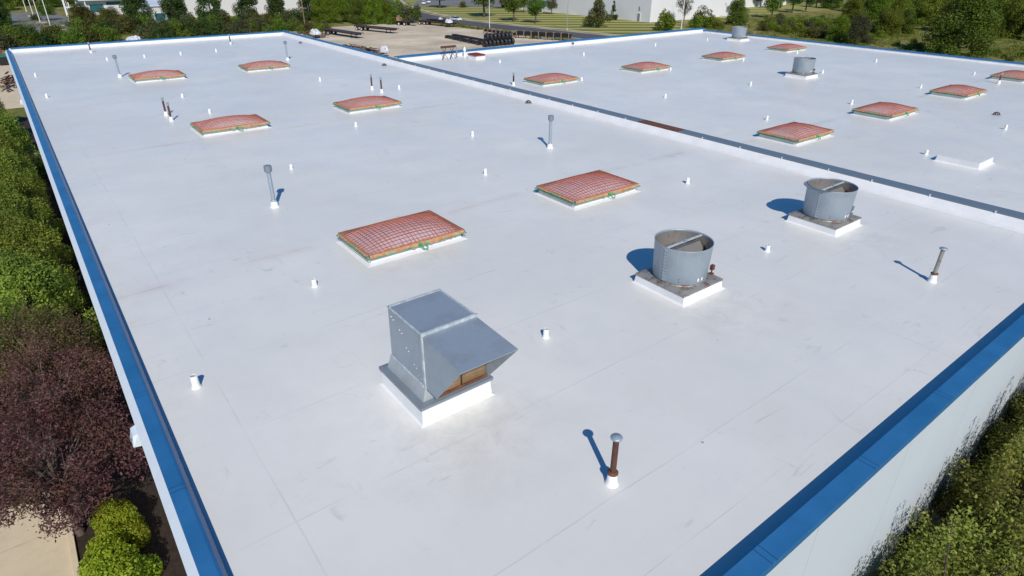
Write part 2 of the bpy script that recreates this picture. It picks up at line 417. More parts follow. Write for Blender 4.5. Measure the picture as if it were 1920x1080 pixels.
proto('sparse', 'thin_grey_tree', 'lf_grey', 'barkgrey', (1, lambda s: crown(30, 3.0, 3.0, 2.0, 10.5, .9, s)), 2600, .26, 600, 10, .2, 2.0, 22, 5)
proto('spruce', 'small_spruce', 'lf_conifer', 'bark', (1, lambda s: crown(34, 1.5, 1.5, .4, 6.0, .6, s, 'cone')), 3200, .26, 650, 5.8, .12, 1)
def rowclumps(s): return [(c, (r_*.8, r_*.8, r_*1.25)) for c, r_ in crown(84, 2.6, 3.9, .3, 6.1, .58, s, 'dome')]
proto('thuja', 'bushy_tree', 'lf_thuja', 'bark', (3, rowclumps), 32000, .15, 700, 5.0, .16, .6, 16, aspect=.5, spray=.16)
proto('plum', 'purple_leaf_tree', 'lf_plum', 'barkplum', (3, lambda s: crown(84, 2.8, 3.1, 1.5, 5.3, .46, s)), 21500, .11, 800, 4.6, .12, 1.2, 45, 2, spray=.30, aspect=.45)
proto('box', 'clipped_hedge_shrub', 'lf_box', 'bark', (2, lambda s: crown(30, 1.0, 1.5, .25, 1.35, .38, s, 'dome')), 22000, .085, 900, 1.0, .05, .2, 8, aspect=.6, rnd=.6)
def crabclumps(s):
    g = random.Random(s); out = []
    while len(out) < 84:
        x, y, z = g.uniform(-2.3, 2.3), g.uniform(-1.9, 1.48), g.uniform(1.2, 8.5)
        if z > 8.5-.35*abs(x)-1.6*max(0, g.random()-.45)-.25*max(0, y) or (z < 5.5 and g.random() < .5): continue
        out.append(((x, y, z), g.uniform(.34, .62)))
    for k in range(70):      # small loose sprays just outside the mass
        x, y = g.uniform(-2.5, 2.5), g.uniform(.7, 1.45); q = g.uniform(.18, .3)
        out.append(((x, y, 8.2-.35*abs(x)+g.uniform(-2.5, .5)), (q, q*.8, q*1.3), .22))
    for k in range(34):      # thin upright shoots standing out of the crown
        x, y, z = g.uniform(-2.4, 2.4), g.uniform(-.7, .75), 8.1-.3*g.random(); h = g.uniform(.7, 2.3); dx = g.gauss(0, .25)
        for i in range(5):
            q = .30*(1-i*.15); out.append(((x+dx*i/4, y, z+h*i/4), (q, q, q*1.2), .22))
    return out
proto('crab', 'broadleaf_tree', 'lf_crab', 'bark', (3, crabclumps), 95000, .098, 950, 8.0, .10, 1.0, 50, 0, spray=.30)

# ================================================================== the setting
def sheet(name, pts, z, mat):
    b = MB(); b.prism([(p[0], p[1]) for p in pts], z-.3, z); return struct(b.build(name, mat))
b = MB(); b.add([(-900, -700, 0), (1300, -700, 0), (1300, 1500, 0), (-900, 1500, 0)], [[0, 1, 2, 3]])
struct(b.build('ground', 'ground'))
def ribbon(name, cl, w0, w1, z, mat, h=.3):
    """a strip along a centre line, from offset w0 to w1 (to the left of travel)"""
    P = [Vector((p[0], p[1], 0)) for p in cl]; V = []
    for i, p in enumerate(P):
        d = (P[min(i+1, len(P)-1)]-P[max(i-1, 0)]).normalized(); nrm = Vector((-d.y, d.x, 0))
        for o in (w0, w1): q = p+nrm*o; V += [(q.x, q.y, z-h), (q.x, q.y, z)]
    F = []
    for i in range(len(P)-1):
        a, c = 4*i, 4*i+4
        F += [[a+1, c+1, c+3, a+3], [a, a+1, a+3, a+2][::-1] if i == 0 else [a+1, c+1, c, a][::-1], [a+3, c+3, c+2, a+2]]
    return struct(MB().add(V, F).build(name, mat))
sheet('yard', [(29.3, 57.3), (118.0, 57.3), (119.2, 130), (120.5, 150), (115.5, 176), (113.5, 196), (104, 201), (70, 203), (29.3, 198)], .02, 'yard')
road_cl = [(142, -60), (138, 60), (134.5, 100), (131.5, 132), (129.5, 151), (127.2, 168), (124.8, 186), (124.2, 202), (127.0, 224), (134, 255), (146, 288), (165, 330), (200, 390), (260, 470)]
lawn = [(146, 40), (141.5, 100), (138, 135), (136, 151), (131.5, 172), (128.8, 202), (129, 220), (138, 251), (151, 282), (178, 322), (230, 372), (330, 380), (330, 150), (178, 150), (170, 100), (165, 40)]
sheet('lawn', lawn, .03, 'lawn')
ribbon('road', road_cl, -5.6, 5.6, .05, 'asphalt')
ribbon('kerb', road_cl, -5.95, -5.6, .16, 'kerb'); ribbon('kerb', road_cl, 5.6, 5.95, .16, 'kerb')
ribbon('sidewalk', road_cl, -10.2, -8.6, .07, 'kerb')
sheet('car_park', [(150, 270), (160, 262), (176, 245), (200, 245), (215, 330), (190, 330), (168, 296)], .045, 'lot')
sheet('parking_lot', [(1, 233), (18, 233), (21.5, 262), (20.5, 285), (19.5, 312), (13, 318), (-40, 318), (-40, 233)], .03, 'lot')
for q in ([(12.4, 238.5), (18.6, 237.2), (19.0, 239.0), (12.6, 241)], [(11.2, 254.5), (17, 253), (17.4, 256), (11.4, 257)], [(10.4, 268), (13.5, 267), (13.6, 271), (10.5, 272)], [(10, 297), (13, 296), (13.2, 303), (10, 304)]):
    sheet('traffic_island', q, .14, 'kerb')
sheet('sidewalk', [(-3.4, 6), (-3.4, 27), (-11, 27), (-11, 6)], .04, 'concrete')
sheet('kerb', [(-3.4, 6), (-3.22, 6), (-3.22, 27), (-3.4, 27)], .16, 'concrete')
sheet('planting_bed', [(-3.2, 6), (.08, 6), (.08, 110), (-9, 110), (-9, 27.2), (-3.2, 27.2)], .05, 'mulch')
sheet('yard_strip', [(-12, 118), (3.0, 118), (3.0, 182), (-12, 182)], .02, 'concrete')

# ================================================================== the main building
def wallmat(name, col, step):
    b = NB(name); X, Y, Z = b.sep()
    c = b.mix(b.ramp(b.noise(.25, 4), .3, .7), tuple(x*.95 for x in col), col)
    c = b.mix(b.ramp(b.noise(.7, 4, .6, (1, 1, .12)), .5, .8, 0, .07), c, tuple(x*.72 for x in col))
    for ax in (X, Y):
        f = b.math('ABSOLUTE', b.math('SUBTRACT', b.math('FRACT', b.math('DIVIDE', ax, step)), .5))
        c = b.mix(b.ramp(f, 0, .03/step, .35, 0), c, tuple(x*.4 for x in col))
    return b.fin(c, .55, 0, .35)
M['wall'] = wallmat('white_panel_wall', (.55, .60, .645), 3.66)
def copemat():
    b = NB('blue_coping_metal'); X, Y, Z = b.sep()
    c = b.mix(b.ramp(b.noise(.7, 4, .6), .35, .7), (.022, .13, .30), (.034, .165, .37))
    c = b.mix(b.ramp(b.noise(5, 5, .7), .62, .75, 0, .25), c, (.10, .22, .40))
    k = None
    for ax, o in ((X, .6), (Y, 3.4)):
        for dz in (-.07, .07):
            f = b.math('ABSOLUTE', b.math('SUBTRACT', b.math('FRACT', b.math('DIVIDE', b.math('SUBTRACT', ax, o+dz-1.75), 3.5)), .5))
            k2 = b.ramp(f, 0, .0045, .85, 0); k = k2 if k is None else b.math('MAXIMUM', k, k2)
    c = b.mix(k, c, (.004, .04, .10)); b.bump(b.math('ADD', k, b.noise(.8, 2)), .15, .03)
    return b.fin(c, .36, 0, .45)
M['coping'] = copemat()
def extr(mb, prof, axis, a, c):
    n = len(prof); f = (lambda p, t: (p[0], t, p[1])) if axis == 'y' else (lambda p, t: (t, p[0], p[1]))
    return mb.add([f(p, a) for p in prof]+[f(p, c) for p in prof],
                  [list(range(n)), list(range(n, 2*n))[::-1]]+[[i, n+i, n+(i+1) % n, (i+1) % n] for i in range(n)])
B = thing('warehouse_building', 'large flat white-roofed warehouse with blue edge copings, filling most of the picture', 'warehouse')
W1, E1, E1b, E2, S0, S1, N1, N2 = .33, 28.3, 28.55, 75.2, 2.84, 3.15, 84.7, 55.95
MB().box(W1, E1, S1, N1, RZ-.5, RZ).build('roof', 'roof', B)
MB().box(29.13, E2, S1, N2, RZ-.5, RZ).build('roof', 'roof_far', B)
MB().box(.09, E2+.48, S0, S1, 0, RZ+.27).build('wall', 'wall', B)                      # front
MB().box(.09, W1, S1, N1+.42, 0, RZ+.27).build('wall', 'wall', B)                    # long side by the trees
MB().box(E1b, 29.13, S1, N1, RZ-.7, RZ+.36).build('wall', 'wall', B)                   # between the two roofs
MB().box(W1, 29.13, N1, N1+.42, 0, RZ+.42).build('wall', 'wall', B)
MB().box(28.75, 29.13, N2+.55, N1, 0, RZ-.7).build('wall', 'wall', B)
MB().box(29.13, E2+.48, N2, N2+.55, 0, RZ+.47).build('wall', 'wall', B)
MB().box(E2, E2+.48, S1, N2, 0, RZ+.27).build('wall', 'wall', B)
up = MB()
extr(up, [(27.95, RZ+.004), (28.16, RZ+.075), (28.50, RZ+.365), (28.54, RZ+.365), (28.54, RZ+.004)][::-1], 'y', S1, N1-.01)
extr(up, [(N1-.45, RZ+.004), (N1-.03, RZ+.10), (N1-.03, RZ+.43), (N1-.002, RZ+.43), (N1-.002, RZ+.004)], 'x', W1, 28.53)
extr(up, [(N2-.45, RZ+.004), (N2-.03, RZ+.10), (N2-.03, RZ+.48), (N2-.002, RZ+.48), (N2-.002, RZ+.004)], 'x', 29.15, E2)
extr(up, [(E2-.4, RZ+.004), (E2-.03, RZ+.08), (E2-.03, RZ+.28), (E2-.002, RZ+.28), (E2-.002, RZ+.004)][::-1], 'y', S1, N2-.5)
up.build('parapet_flashing', 'membrane', B)
cp = MB(); extr(cp, [(S0-.03, RZ+.12), (S0-.03, RZ+.30), (S1+.02, RZ+.30), (S1+.02, RZ+.02), (S1+.003, RZ+.02), (S1+.003, RZ+.275), (S0-.005, RZ+.275), (S0-.005, RZ+.12)][::-1], 'x', -.08, E2+.52)
cp.build('coping', 'coping', B)
cp = MB(); extr(cp, [(.085, RZ+.25), (.085, RZ+.305), (W1, RZ+.305), (.385, RZ+.275), (.44, RZ+.17), (.475, RZ+.006), (W1+.003, RZ+.006), (W1+.003, RZ+.275)][::-1], 'y', S1+.03, N1+.48)
cp.build('coping', 'coping', B)
fa = MB(); extr(fa, [(.083, RZ+.27), (-.07, RZ+.12), (-.07, RZ-.06), (.083, RZ-.06)], 'y', S0, N1+.48)
fa.build('fascia', 'fascia', B)
cp = MB(); extr(cp, [(N1-.06, RZ+.36), (N1-.06, RZ+.455), (N1+.46, RZ+.475), (N1+.46, RZ+.30), (N1+.43, RZ+.30), (N1+.43, RZ+.431), (N1-.035, RZ+.431), (N1-.035, RZ+.36)], 'x', .46, 29.2)
cp.build('coping', 'coping', B)
cp = MB(); extr(cp, [(28.50, RZ+.365), (28.50, RZ+.40), (29.16, RZ+.40), (29.16, RZ+.15), (29.14, RZ+.15), (29.14, RZ+.365)], 'y', N2+.62, N1-.07)
cp.build('coping', 'coping', B)
cp = MB(); extr(cp, [(N2-.06, RZ+.40), (N2-.06, RZ+.505), (N2+.60, RZ+.525), (N2+.60, RZ+.30), (N2+.57, RZ+.30), (N2+.57, RZ+.481), (N2-.035, RZ+.481), (N2-.035, RZ+.40)], 'x', 29.2, E2+.52)
cp.build('coping', 'coping', B)
cp = MB(); extr(cp, [(E2-.06, RZ+.22), (E2-.06, RZ+.31), (E2+.52, RZ+.32), (E2+.52, RZ+.12), (E2+.49, RZ+.12), (E2+.49, RZ+.281), (E2-.035, RZ+.281), (E2-.035, RZ+.22)], 'y', S1+.03, N2-.06)
cp.build('coping', 'coping', B)
capprof = [(28.47, RZ+.355), (28.47, RZ+.405), (29.17, RZ+.405), (29.17, RZ+.25), (29.135, RZ+.25), (29.135, RZ+.366), (28.543, RZ+.369), (28.48, RZ+.369), (28.48, RZ+.355)]
rc = None
for k, (y0, y1) in enumerate([(S1+.03, 12.2), (12.204, 21.9), (24.9, 34.0), (34.004, 45.5), (45.504, N2+.61)]):
    q = MB(); extr(q, [(x+(.004 if k % 2 else 0)*(1 if x > 28.8 else -1), z+(.003 if k % 2 else 0)) for x, z in capprof], 'y', y0, y1)
    rc = q.build('ridge_cap', 'grey_cap', B)
    y = y0+1.0
    while y < y1:
        c = MB(); c.box(28.445, 28.47, y-.02, y+.02, RZ+.32, RZ+.425); c.box(28.5, 28.53, y-.03, y+.03, RZ+.411, RZ+.42)
        c.build('clip', 'white', rc); y += 2.35
q = MB(); extr(q, capprof, 'y', 21.904, 24.896); q.build('ridge_cap', 'rust', B)['label'] = 'brown rusted length of the ridge cap'

# wall lights hung on the long side
def wall_light(y, label):
    t = thing('wall_light', label, 'wall light', (-.07, y, RZ-.22), 0, 'lights under the blue coping'); t.scale = (.8, .8, .8)
    b = MB(); b.hexa([(-.20, -.26, -.16), (0, -.26, -.2), (0, .26, -.2), (-.20, .26, -.16), (-.13, -.2, .16), (0, -.24, .19), (0, .24, .19), (-.13, .2, .16)])
    b.build('housing', 'fascia', t); MB().box(-.215, -.197, -.08, .08, -.10, -.02).build('sensor', 'galv_dark', t)
wall_light(13.2, 'pale box light under the blue coping beside the purple trees')
wall_light(56.6, 'small pale light under the blue coping at the far end of the shrub row')

# ================================================================== roof equipment
# ---- skylights under orange safety nets
def make_skylight():
    t = thing('roof_skylight', 'x', 'skylight', (0, 0, RZ), 0, 'domed skylights under orange nets')
    a, c = 1.83, 1.18
    b = MB(); b.frustum(0, 0, a+.14, c+.14, a-.05, c-.05, .004, .06); b.frustum(0, 0, a-.05, c-.05, a-.07, c-.07, .06, .22); b.build('curb', 'membrane', t)
    b = MB()
    for s in (-1, 1):
        b.box(-a, a, s*c-.05, s*c+.05, .222, .33); b.box(s*a-.05, s*a+.05, -c+.052, c-.052, .222, .33)
    b.build('frame', 'frame', t)
    def H(u, v): return .335+.29*(1-abs(u)**2.3)*(1-abs(v)**2.3)
    def grid(nx, ny, off):
        V = []; 
        for j in range(ny+1):
            for i in range(nx+1):
                u, v = 2*i/nx-1, 2*j/ny-1; V.append((u*(a-.02), v*(c-.02), H(u, v)+off))
        return V, [[j*(nx+1)+i, j*(nx+1)+i+1, (j+1)*(nx+1)+i+1, (j+1)*(nx+1)+i] for j in range(ny) for i in range(nx)]
    V, Fc = grid(28, 20, 0); MB().add(V, Fc, True).build('dome', 'skydome', t)
    def cords(nu, nv, wd, off, jit, seed):
        g = random.Random(seed); b = MB()
        for ax, n, L in ((0, nu, a), (1, nv, c)):
            for k in range(n+1):
                e = 2*k/n-1; ph, am = g.uniform(0, 6), g.uniform(0, jit); pts = []
                for q in range(17):
                    f = 2*q/16-1; ee = max(-1, min(1, e+am*math.sin(ph+3*f)*(1-e*e)))
                    u, v = (ee, f) if ax == 0 else (f, ee)
                    pts.append((u*(a+.03), v*(c+.03), H(u, v)+off))
                vs = []; hw = wd/2
                for p in pts:
                    dx, dy = (hw, 0) if ax == 0 else (0, hw)
                    vs += [(p[0]-dx, p[1]-dy, p[2]), (p[0], p[1], p[2]+wd*.9), (p[0]+dx, p[1]+dy, p[2])]
                b.add(vs, [f_ for i in range(16) for f_ in ([3*i, 3*i+3, 3*i+4, 3*i+1], [3*i+1, 3*i+4, 3*i+5, 3*i+2])])
        return b
    nt_ = cords(72, 47, .006, .016, .004, 3).build('net', 'netfine', t)
    cords(25, 15, .011, .018, .012, 5).build('net_cord', 'net', nt_)
    g = random.Random(4); b = MB()
    for (x0, y0, x1, y1, nx, ny) in ((-a, -c, a, -c, 0, -1), (a, -c, a, c, 1, 0), (a, c, -a, c, 0, 1), (-a, c, -a, -c, -1, 0)):
        n = 40; vs = []
        for i in range(n+1):
            f = i/n; x, y = x0+(x1-x0)*f, y0+(y1-y0)*f
            dr = (.115 if ny == -1 and .42 < f < .92 else .075 if ny == -1 or nx == 1 else .015)+g.uniform(-.01, .035)
            for o, z in ((.01, .365), (.062, .345), (.075+g.uniform(0, .02), .33-dr*.6), (.068+g.uniform(0, .025), .33-dr)):
                vs.append((x+nx*o, y+ny*o, z))
        b.add(vs, [[4*i+j, 4*i+4+j, 4*i+5+j, 4*i+1+j] for i in range(n) for j in range(3)], True)
    b.build('net_hem', 'skirt', t)
    b = MB()  # dense orange of the net at grazing view, put in as a coloured band
    for (x0, y0, x1, y1, nx, ny, wd) in ((-a, -c, a, -c, 0, -1, .07), (a, -c, a, c, 1, 0, .20), (a, c, -a, c, 0, 1, .30), (-a, c, -a, -c, -1, 0, .07)):
        vs = []
        for i in range(41):
            f = i/40; x, y = x0+(x1-x0)*f, y0+(y1-y0)*f; w2 = wd*(1+g.uniform(-.25, .25))
            for k in range(4):
                q = .03-k/3*w2; px_, py_ = max(-a, min(a, x+nx*q)), max(-c, min(c, y+ny*q))
                vs.append((px_, py_, H(px_/(a+.001), py_/(c+.001))+.026+.006*(k % 2)))
        b.add(vs, [[4*i+j, 4*i+4+j, 4*i+5+j, 4*i+1+j] for i in range(40) for j in range(3)], True)
    b.build('net_graze_band', 'netgraze', t)
    b = MB()
    for s, y in ((-1, -c-.085), (1, c+.085)): b.tube([(-a-.09, y, .245), (0, y-.01*s, .235), (a+.09, y, .245)], .013, 6)
    for s in (-1, 1): b.tube([(s*(a+.085), -c-.085, .245), (s*(a+.095), 0, .235), (s*(a+.085), c+.085, .245)], .013, 6)
    b.tube([(.05, -c-.10, .27), (.12, -c-.18, .14), (.25, -c-.2, .10), (.30, -c-.13, .19), (.22, -c-.10, .26)], .02, 6)
    b.lathe([(.0, -.07), (.05, -.05), (.075, 0), (.05, .05), (0, .07)], 8, (.02, -c-.10, .29))
    b.build('tie_strap', 'knot', t)
    return t
SK = [(9.35, 18.6, 'largest orange-netted skylight, nearest the hooded intake'),
 (18.2, 18.35, 'orange-netted skylight between the nearest one and the ridge, with a tangled orange hem'),
 (9.24, 39.1, 'orange-netted skylight in front of the pair of brown pipes by the blue long edge'),
 (18.2, 39.6, 'orange-netted skylight in front of the pair of brown pipes toward the ridge'),
 (9.27, 59.6, 'orange-netted skylight beside the tall grey flue, farthest along the blue long edge'),
 (17.95, 59.7, 'orange-netted skylight with a tall grey flue at its end, near the yard corner'),
 (34.2, 18.2, 'large orange-netted skylight beyond the ridge, nearest to the bare white curb'),
 (44.3, 17.9, 'second orange-netted skylight beyond the ridge in the row ending at the right edge'),
 (55.4, 17.7, 'third orange-netted skylight beyond the ridge in the row ending at the right edge'),
 (66.9, 17.6, 'orange-netted skylight cut by the right picture edge, behind a rusty pipe'),
 (34.3, 39.5, 'orange-netted skylight beyond the ridge beside the small black-topped pipe'),
 (45.2, 39.2, 'orange-netted skylight beyond the ridge, second of the row that ends at the farthest fan'),
 (56.6, 39.2, 'orange-netted skylight beyond the ridge, third of the row, below the farthest fan'),
 (67.9, 39.2, 'smallest looking orange-netted skylight, by the far coping and the woods')]
sk0 = make_skylight(); sk0.location = (SK[0][0], SK[0][1], RZ); sk0['label'] = SK[0][2]
for i, (x, y, lb) in enumerate(SK[1:]): dup(sk0, (x, y, RZ), 0, lb)

# ---- round upblast fans
def two(b, nf, name, m1, m2, par):
    o = b.build(name, m1, par); o.data.materials.append(M[m2])
    for i, p in enumerate(o.data.polygons): p.material_index = int(i >= nf)
    return o
def make_fan(loc, label, flap=False):
    t = thing('exhaust_fan', label, 'roof fan', loc, 0, 'round galvanised roof fans')
    b = MB(); b.frustum(0, 0, 1.02, 1.04, .93, .95, .004, .05); b.frustum(0, 0, .93, .95, .90, .92, .05, .30); b.build('curb', 'membrane', t)
    b = MB(); b.frustum(0, 0, .925, .945, .925, .945, .27, .325); b.frustum(0, 0, .925, .945, .82, .82, .326, .36)
    b.lathe([(.80, .36), (.78, .385), (.79, .43)], 40); b.build('base_plate', 'galv_rust', t)
    b = MB(); b.lathe([(.80, .42), (.812, .44), (.86, 1.50), (.868, 1.515), (.868, 1.53), (.846, 1.53), (.846, 1.50), (.80, .46)], 56)
    b.bar((-.865*.945, -.865*.06*.945, .45), (-.865*1.0, -.865*.06, 1.5), .10, .02, (-1, -.06, 0))
    nf = len(b.f)
    for i in range(9):
        for da in (-.045, .045):
            z = .55+i*.105; a = .06+math.pi+da; r = .822+(z-.44)*.048
            b.lathe([(.0, .012), (.012, .008), (.014, 0)], 6, (r*math.cos(a)*1.012, r*math.sin(a)*1.012, z))
    for z in (.52, .60): b.lathe([(.0, .012), (.014, .008), (.016, 0)], 6, (.835*math.cos(3.78), .835*math.sin(3.78), z))
    wb = two(b, nf, 'wind_band', 'galv', 'dark', t)
    b = MB(); b.lathe([(.795, .47), (.838, 1.48)], 56); b.lathe([(0, .62), (.795, .60)], 40); b.build('liner', 'galv_in', wb)
    b = MB(); b.bar((-.84, .0, 1.475), (.84, .0, 1.475), .05, .045); b.build('cross_bar', 'caulk', t)
    b = MB(); b.box(-.06, .06, -.05, .05, 1.50, 1.52); b.box(.03, .05, -.015, .015, 1.40, 1.60); b.build('hinge', 'galv', t)
    b = MB()
    for s in (-1, 1):       # butterfly damper leaves lying part open below the bar
        vs = [(0, 0, 0)]+[(.80*math.cos(q), .80*math.sin(q)*s, 0) for q in [math.pi*k/16 for k in range(17)]]
        tilt = -.75 if s < 0 else -.35
        vs = [(x, y*math.cos(tilt), 1.30+abs(y)*math.sin(tilt)) for x, y, z in vs]
        b.add(vs, [[0, k, k+1] for k in range(1, 17)])
    b.build('damper', 'galv_in', t)
    if flap:
        b = MB(); P = []
        for k in range(13):
            a = 1.9+1.75*k/12; r0 = .85; r1 = .85+.26*math.sin(math.pi*k/12); P += [(r0*math.cos(a), r0*math.sin(a), 1.50), (r1*math.cos(a), r1*math.sin(a), 1.545)]
        b.add(P, [[2*k, 2*k+1, 2*k+3, 2*k+2] for k in range(12)]); b.add([(x, y, z-.012) for x, y, z in P], [[2*k, 2*k+2, 2*k+3, 2*k+1] for k in range(12)])
        b.build('open_flap', 'galv_dark', t)
    b = MB(); b.box(.78, .9, -.62, -.50, .36, .40); b.tube([(.84, -.56, .39), (.85, -.55, .52)], .02, 8); b.box(.80, .92, -.60, -.5, .50, .66); b.build('switch_box', 'rust' if not flap else 'galv_dark', t)
    b = MB()
    for a in (4.50, 4.68): b.bar((.829*math.cos(a), .829*math.sin(a), .52), (.833*math.cos(a), .833*math.sin(a), .62), .06, .012, (math.cos(a), math.sin(a), 0))
    b.build('sticker', 'white', wb)
    return t
f1 = make_fan((14.5, 10.42, RZ), 'nearest round galvanised fan with an open top on a square white curb')
f2 = make_fan((23.02, 10.38, RZ), 'round galvanised fan beside the ridge with a bent flap on its rim', True)
dup(f1, (53.15, 28.85, RZ), 0, 'round galvanised fan standing alone in the middle of the roof beyond the ridge')
dup(f1, (71.3, 47.7, RZ), 0, 'farthest round galvanised fan, against the far blue coping')

# ---- hooded air intake
t = thing('air_intake', 'big grey sheet-metal air intake with a sloping hood on a white curb', 'air intake', (0, 0, RZ))
cx, cy = 5.79, 10.42
b = MB(); b.frustum(cx, cy, .98, 1.0, .92, .95, .004, .04); b.frustum(cx, cy, .92, .95, .895, .925, .04, .44); b.build('curb', 'membrane', t)
b = MB(); b.frustum(cx, cy, .95, .98, .95, .98, .43, .50); b.frustum(cx, cy, .95, .98, .84, .86, .501, .52); b.build('flashing', 'galv_dark', t)
b = MB(); b.frustum(cx, cy, .80, .82, .70, .78, .52, .84); b.build('transition', 'galv_pale', t)
x0, x1, y0, y1 = 5.12, 6.47, 9.66, 11.17
b = MB(); b.hexa([(x0-.02, y0, .83), (x1+.02, y0, .83), (x1+.02, y1, .83), (x0-.02, y1, .83), (x0, y0, 2.12), (x1, y0, 2.12), (x1, y1, 2.12), (x0, y1, 2.12)])
hbx = b
b = MB()
b.box(x0-.03, x1+.03, y0-.004, y0+.045, 2.10, 2.17); b.box(x0-.03, x0+.03, y0-.012, y0+.05, .82, 2.10)
b.bar((x0, y0+.05, 2.125), (x0, y1, 2.125), .05, .02); b.bar((x1, y0+.05, 2.125), (x1, y1, 2.125), .04, .02); b.bar((x0, y1, 2.125), (x1, y1, 2.125), .06, .02)
b.box(x0-.05, x0-.012, y0+.05, y1+.03, .80, .86)
sealant = b; b = hbx; nf = len(b.f)
for i, (yy, zz) in enumerate([(10.98, 1.92), (10.62, 1.75), (10.36, 1.42), (10.05, 1.15), (9.86, .98)]):
    for d in (-.05, .05): b.lathe([(0, .012), (.014, .009), (.018, 0)], 7, (x0-.008, yy+d, zz+d*.4))
box = two(b, nf, 'housing', 'galv', 'white', t); sealant.build('joint_sealant', 'caulk', box)
hb = MB(); ylip, zlip, ylow, zlow = 8.22, 2.02, 9.25, .76
a = [(x0, y0, 2.10), (x1, y0, 2.10), (x1+.02, ylip, zlip), (x0-.02, ylip, zlip)]
th = .02
hb.add(a+[(p[0], p[1], p[2]-th) for p in a], [[3, 2, 1, 0], [4, 5, 6, 7], [0, 1, 5, 4], [1, 2, 6, 5], [2, 3, 7, 6], [3, 0, 4, 7]][::-1])
for x, s in ((x0, 1), (x1, -1)):
    q = [(x, y0-.012, 2.08), (x, y0-.012, .80), (x, ylow, zlow), (x-.02*s, ylip, zlip-.02)]
    hb.add(q+[(p[0]+th*s, p[1], p[2]) for p in q], [[0, 1, 2, 3], [7, 6, 5, 4]]+[[i, i+4, (i+1) % 4+4, (i+1) % 4] for i in range(4)])
hb.build('hood', 'galv', t)
b = MB(); b.box(x0+.002, x1-.002, ylow, y0-.012, .762, .785); b.box(x0+.022, x1-.022, ylow+.003, ylow+.02, .79, .83); b.box(x0+.022, x0+.04, ylow+.17, y0-.02, .80, 1.9); b.box(x1-.04, x1-.022, ylow+.17, y0-.02, .80, 1.9); b.build('hood_lining', 'rust', t)
b = MB()
for k in range(24): b.box(x0+.045, x1-.045, ylow+.07+(.015 if k % 2 else 0), ylow+.16, .80+k*.042, .838+k*.042)
b.build('filter', 'filter', t)
b = MB(); b.box((x0+x1)/2-.012, (x0+x1)/2+.012, ylow+.045, ylow+.065, .80, 1.85); b.build('filter_rail', 'dark', t)

# ---- pipes
def boot(b, r, h): return b.lathe([(r*2.4, .004), (r*2.1, .015), (r*1.7, h*.45), (r*1.45, h), (r*1.02, h)], 18)
def flue(loc, label, h=1.72, tilt=0):
    t = thing('flue_pipe', label, 'flue', loc, 0, 'tall grey flues with drum caps')
    boot(MB(), .085, .24).build('boot', 'pvc', t)
    b = MB(); b.lathe([(.078, .2), (.078, h-.2)], 16); b.lathe([(.088, .62*h), (.088, .64*h), (.079, .645*h)], 16); b.build('pipe', 'galv', t)
    b = MB(); b.lathe([(.078, .25), (.115, .25), (.115, .29), (.08, .31)], 16); b.build('collar', 'galv_pale', t)
    b = MB(); b.lathe([(.08, h-.26), (.13, h-.25), (.145, h-.24), (.145, h-.03), (.15, h-.02), (.13, h), (0, h+.02)], 14, smooth=False)
    for k in range(7): a = k*2*math.pi/7; b.bar((.147*math.cos(a), .147*math.sin(a), h-.24), (.147*math.cos(a), .147*math.sin(a), h-.03), .02, .012, (math.cos(a), math.sin(a), 0))
    b.build('drum_cap', 'galv_dark', t); return t
g1 = flue((6.86, 24.66, RZ), 'tall grey flue with a drum cap standing nearest, beside the shadow on the open roof')
dup(g1, (21.46, 24.65, RZ), 1, 'tall grey flue with a drum cap between the skylights and the ridge')
dup(g1, (6.92, 62.3, RZ), 2, 'tall grey flue with a drum cap by the farthest skylight along the blue edge')
dup(g1, (21.44, 63.6, RZ), 3, 'tall grey flue with a drum cap just behind the far skylight near the yard')
def stack(loc, label, h=1.14, mat='brown', cap='galv', big=True, group='brown vent pipes', rz=0):
    t = thing('vent_pipe', label, 'vent pipe', loc, rz, group)
    boot(MB(), .062, .27).build('boot', 'pvc', t)
    b = MB(); b.lathe([(.060, .22), (.058, h-.02)], 16); b.build('pipe', mat, t)
    if big:
        b = MB(); b.lathe([(.058, .265), (.108, .27), (.108, .30), (.085, .315), (.064, .325)], 18); b.build('collar', 'rust', t)
        b = MB(); b.lathe([(.05, h-.02), (.112, h+.0), (.117, h+.02), (.10, h+.04), (0, h+.055)], 20); b.build('cap', cap, t)
    else:
        b = MB(); b.lathe([(.066, h-.16), (.066, h-.02), (.09, h), (.09, h+.03), (.0, h+.05)], 14); b.build('cap', cap, t)
    return t
stack((6.94, 5.83, RZ), 'brown rusty vent pipe with a flat grey disc cap, nearest the camera')
r = stack((21.1, 5.75, RZ), 'grey and rust streaked vent pipe with a small cap near the blue front edge', 1.12, 'galv_rust', 'galv', True)
b_ = stack((6.91, 44.84, RZ), 'brown pipe of the near-side pair behind a netted skylight, the one farther back', 1.08, 'brown', 'galv', False)
dup(b_, (6.85, 43.09, RZ), 1, 'brown pipe of the near-side pair behind a netted skylight, the one in front')
dup(b_, (21.25, 45.12, RZ), 2, 'brown pipe of the pair nearer the ridge, the taller looking one at the back')
dup(b_, (21.26, 43.56, RZ), 3, 'brown pipe of the pair nearer the ridge, directly behind the skylight')
dup(b_, (6.96, 80.3, RZ), 4, 'small dark pipe rising against the far white parapet by the corner with the trees', (1, 1, .92))
dup(b_, (20.54, 79.3, RZ), 5, 'small dark pipe rising against the far white parapet midway along it', (1, 1, .94))
stack((30.99, 40.2, RZ), 'short black-topped pipe just beyond the ridge beside a skylight', .92, 'dark', 'galv', False)
stack((63.2, 17.55, RZ), 'rusty short pipe before the skylight cut by the picture edge', .82, 'rust', 'galv', False)

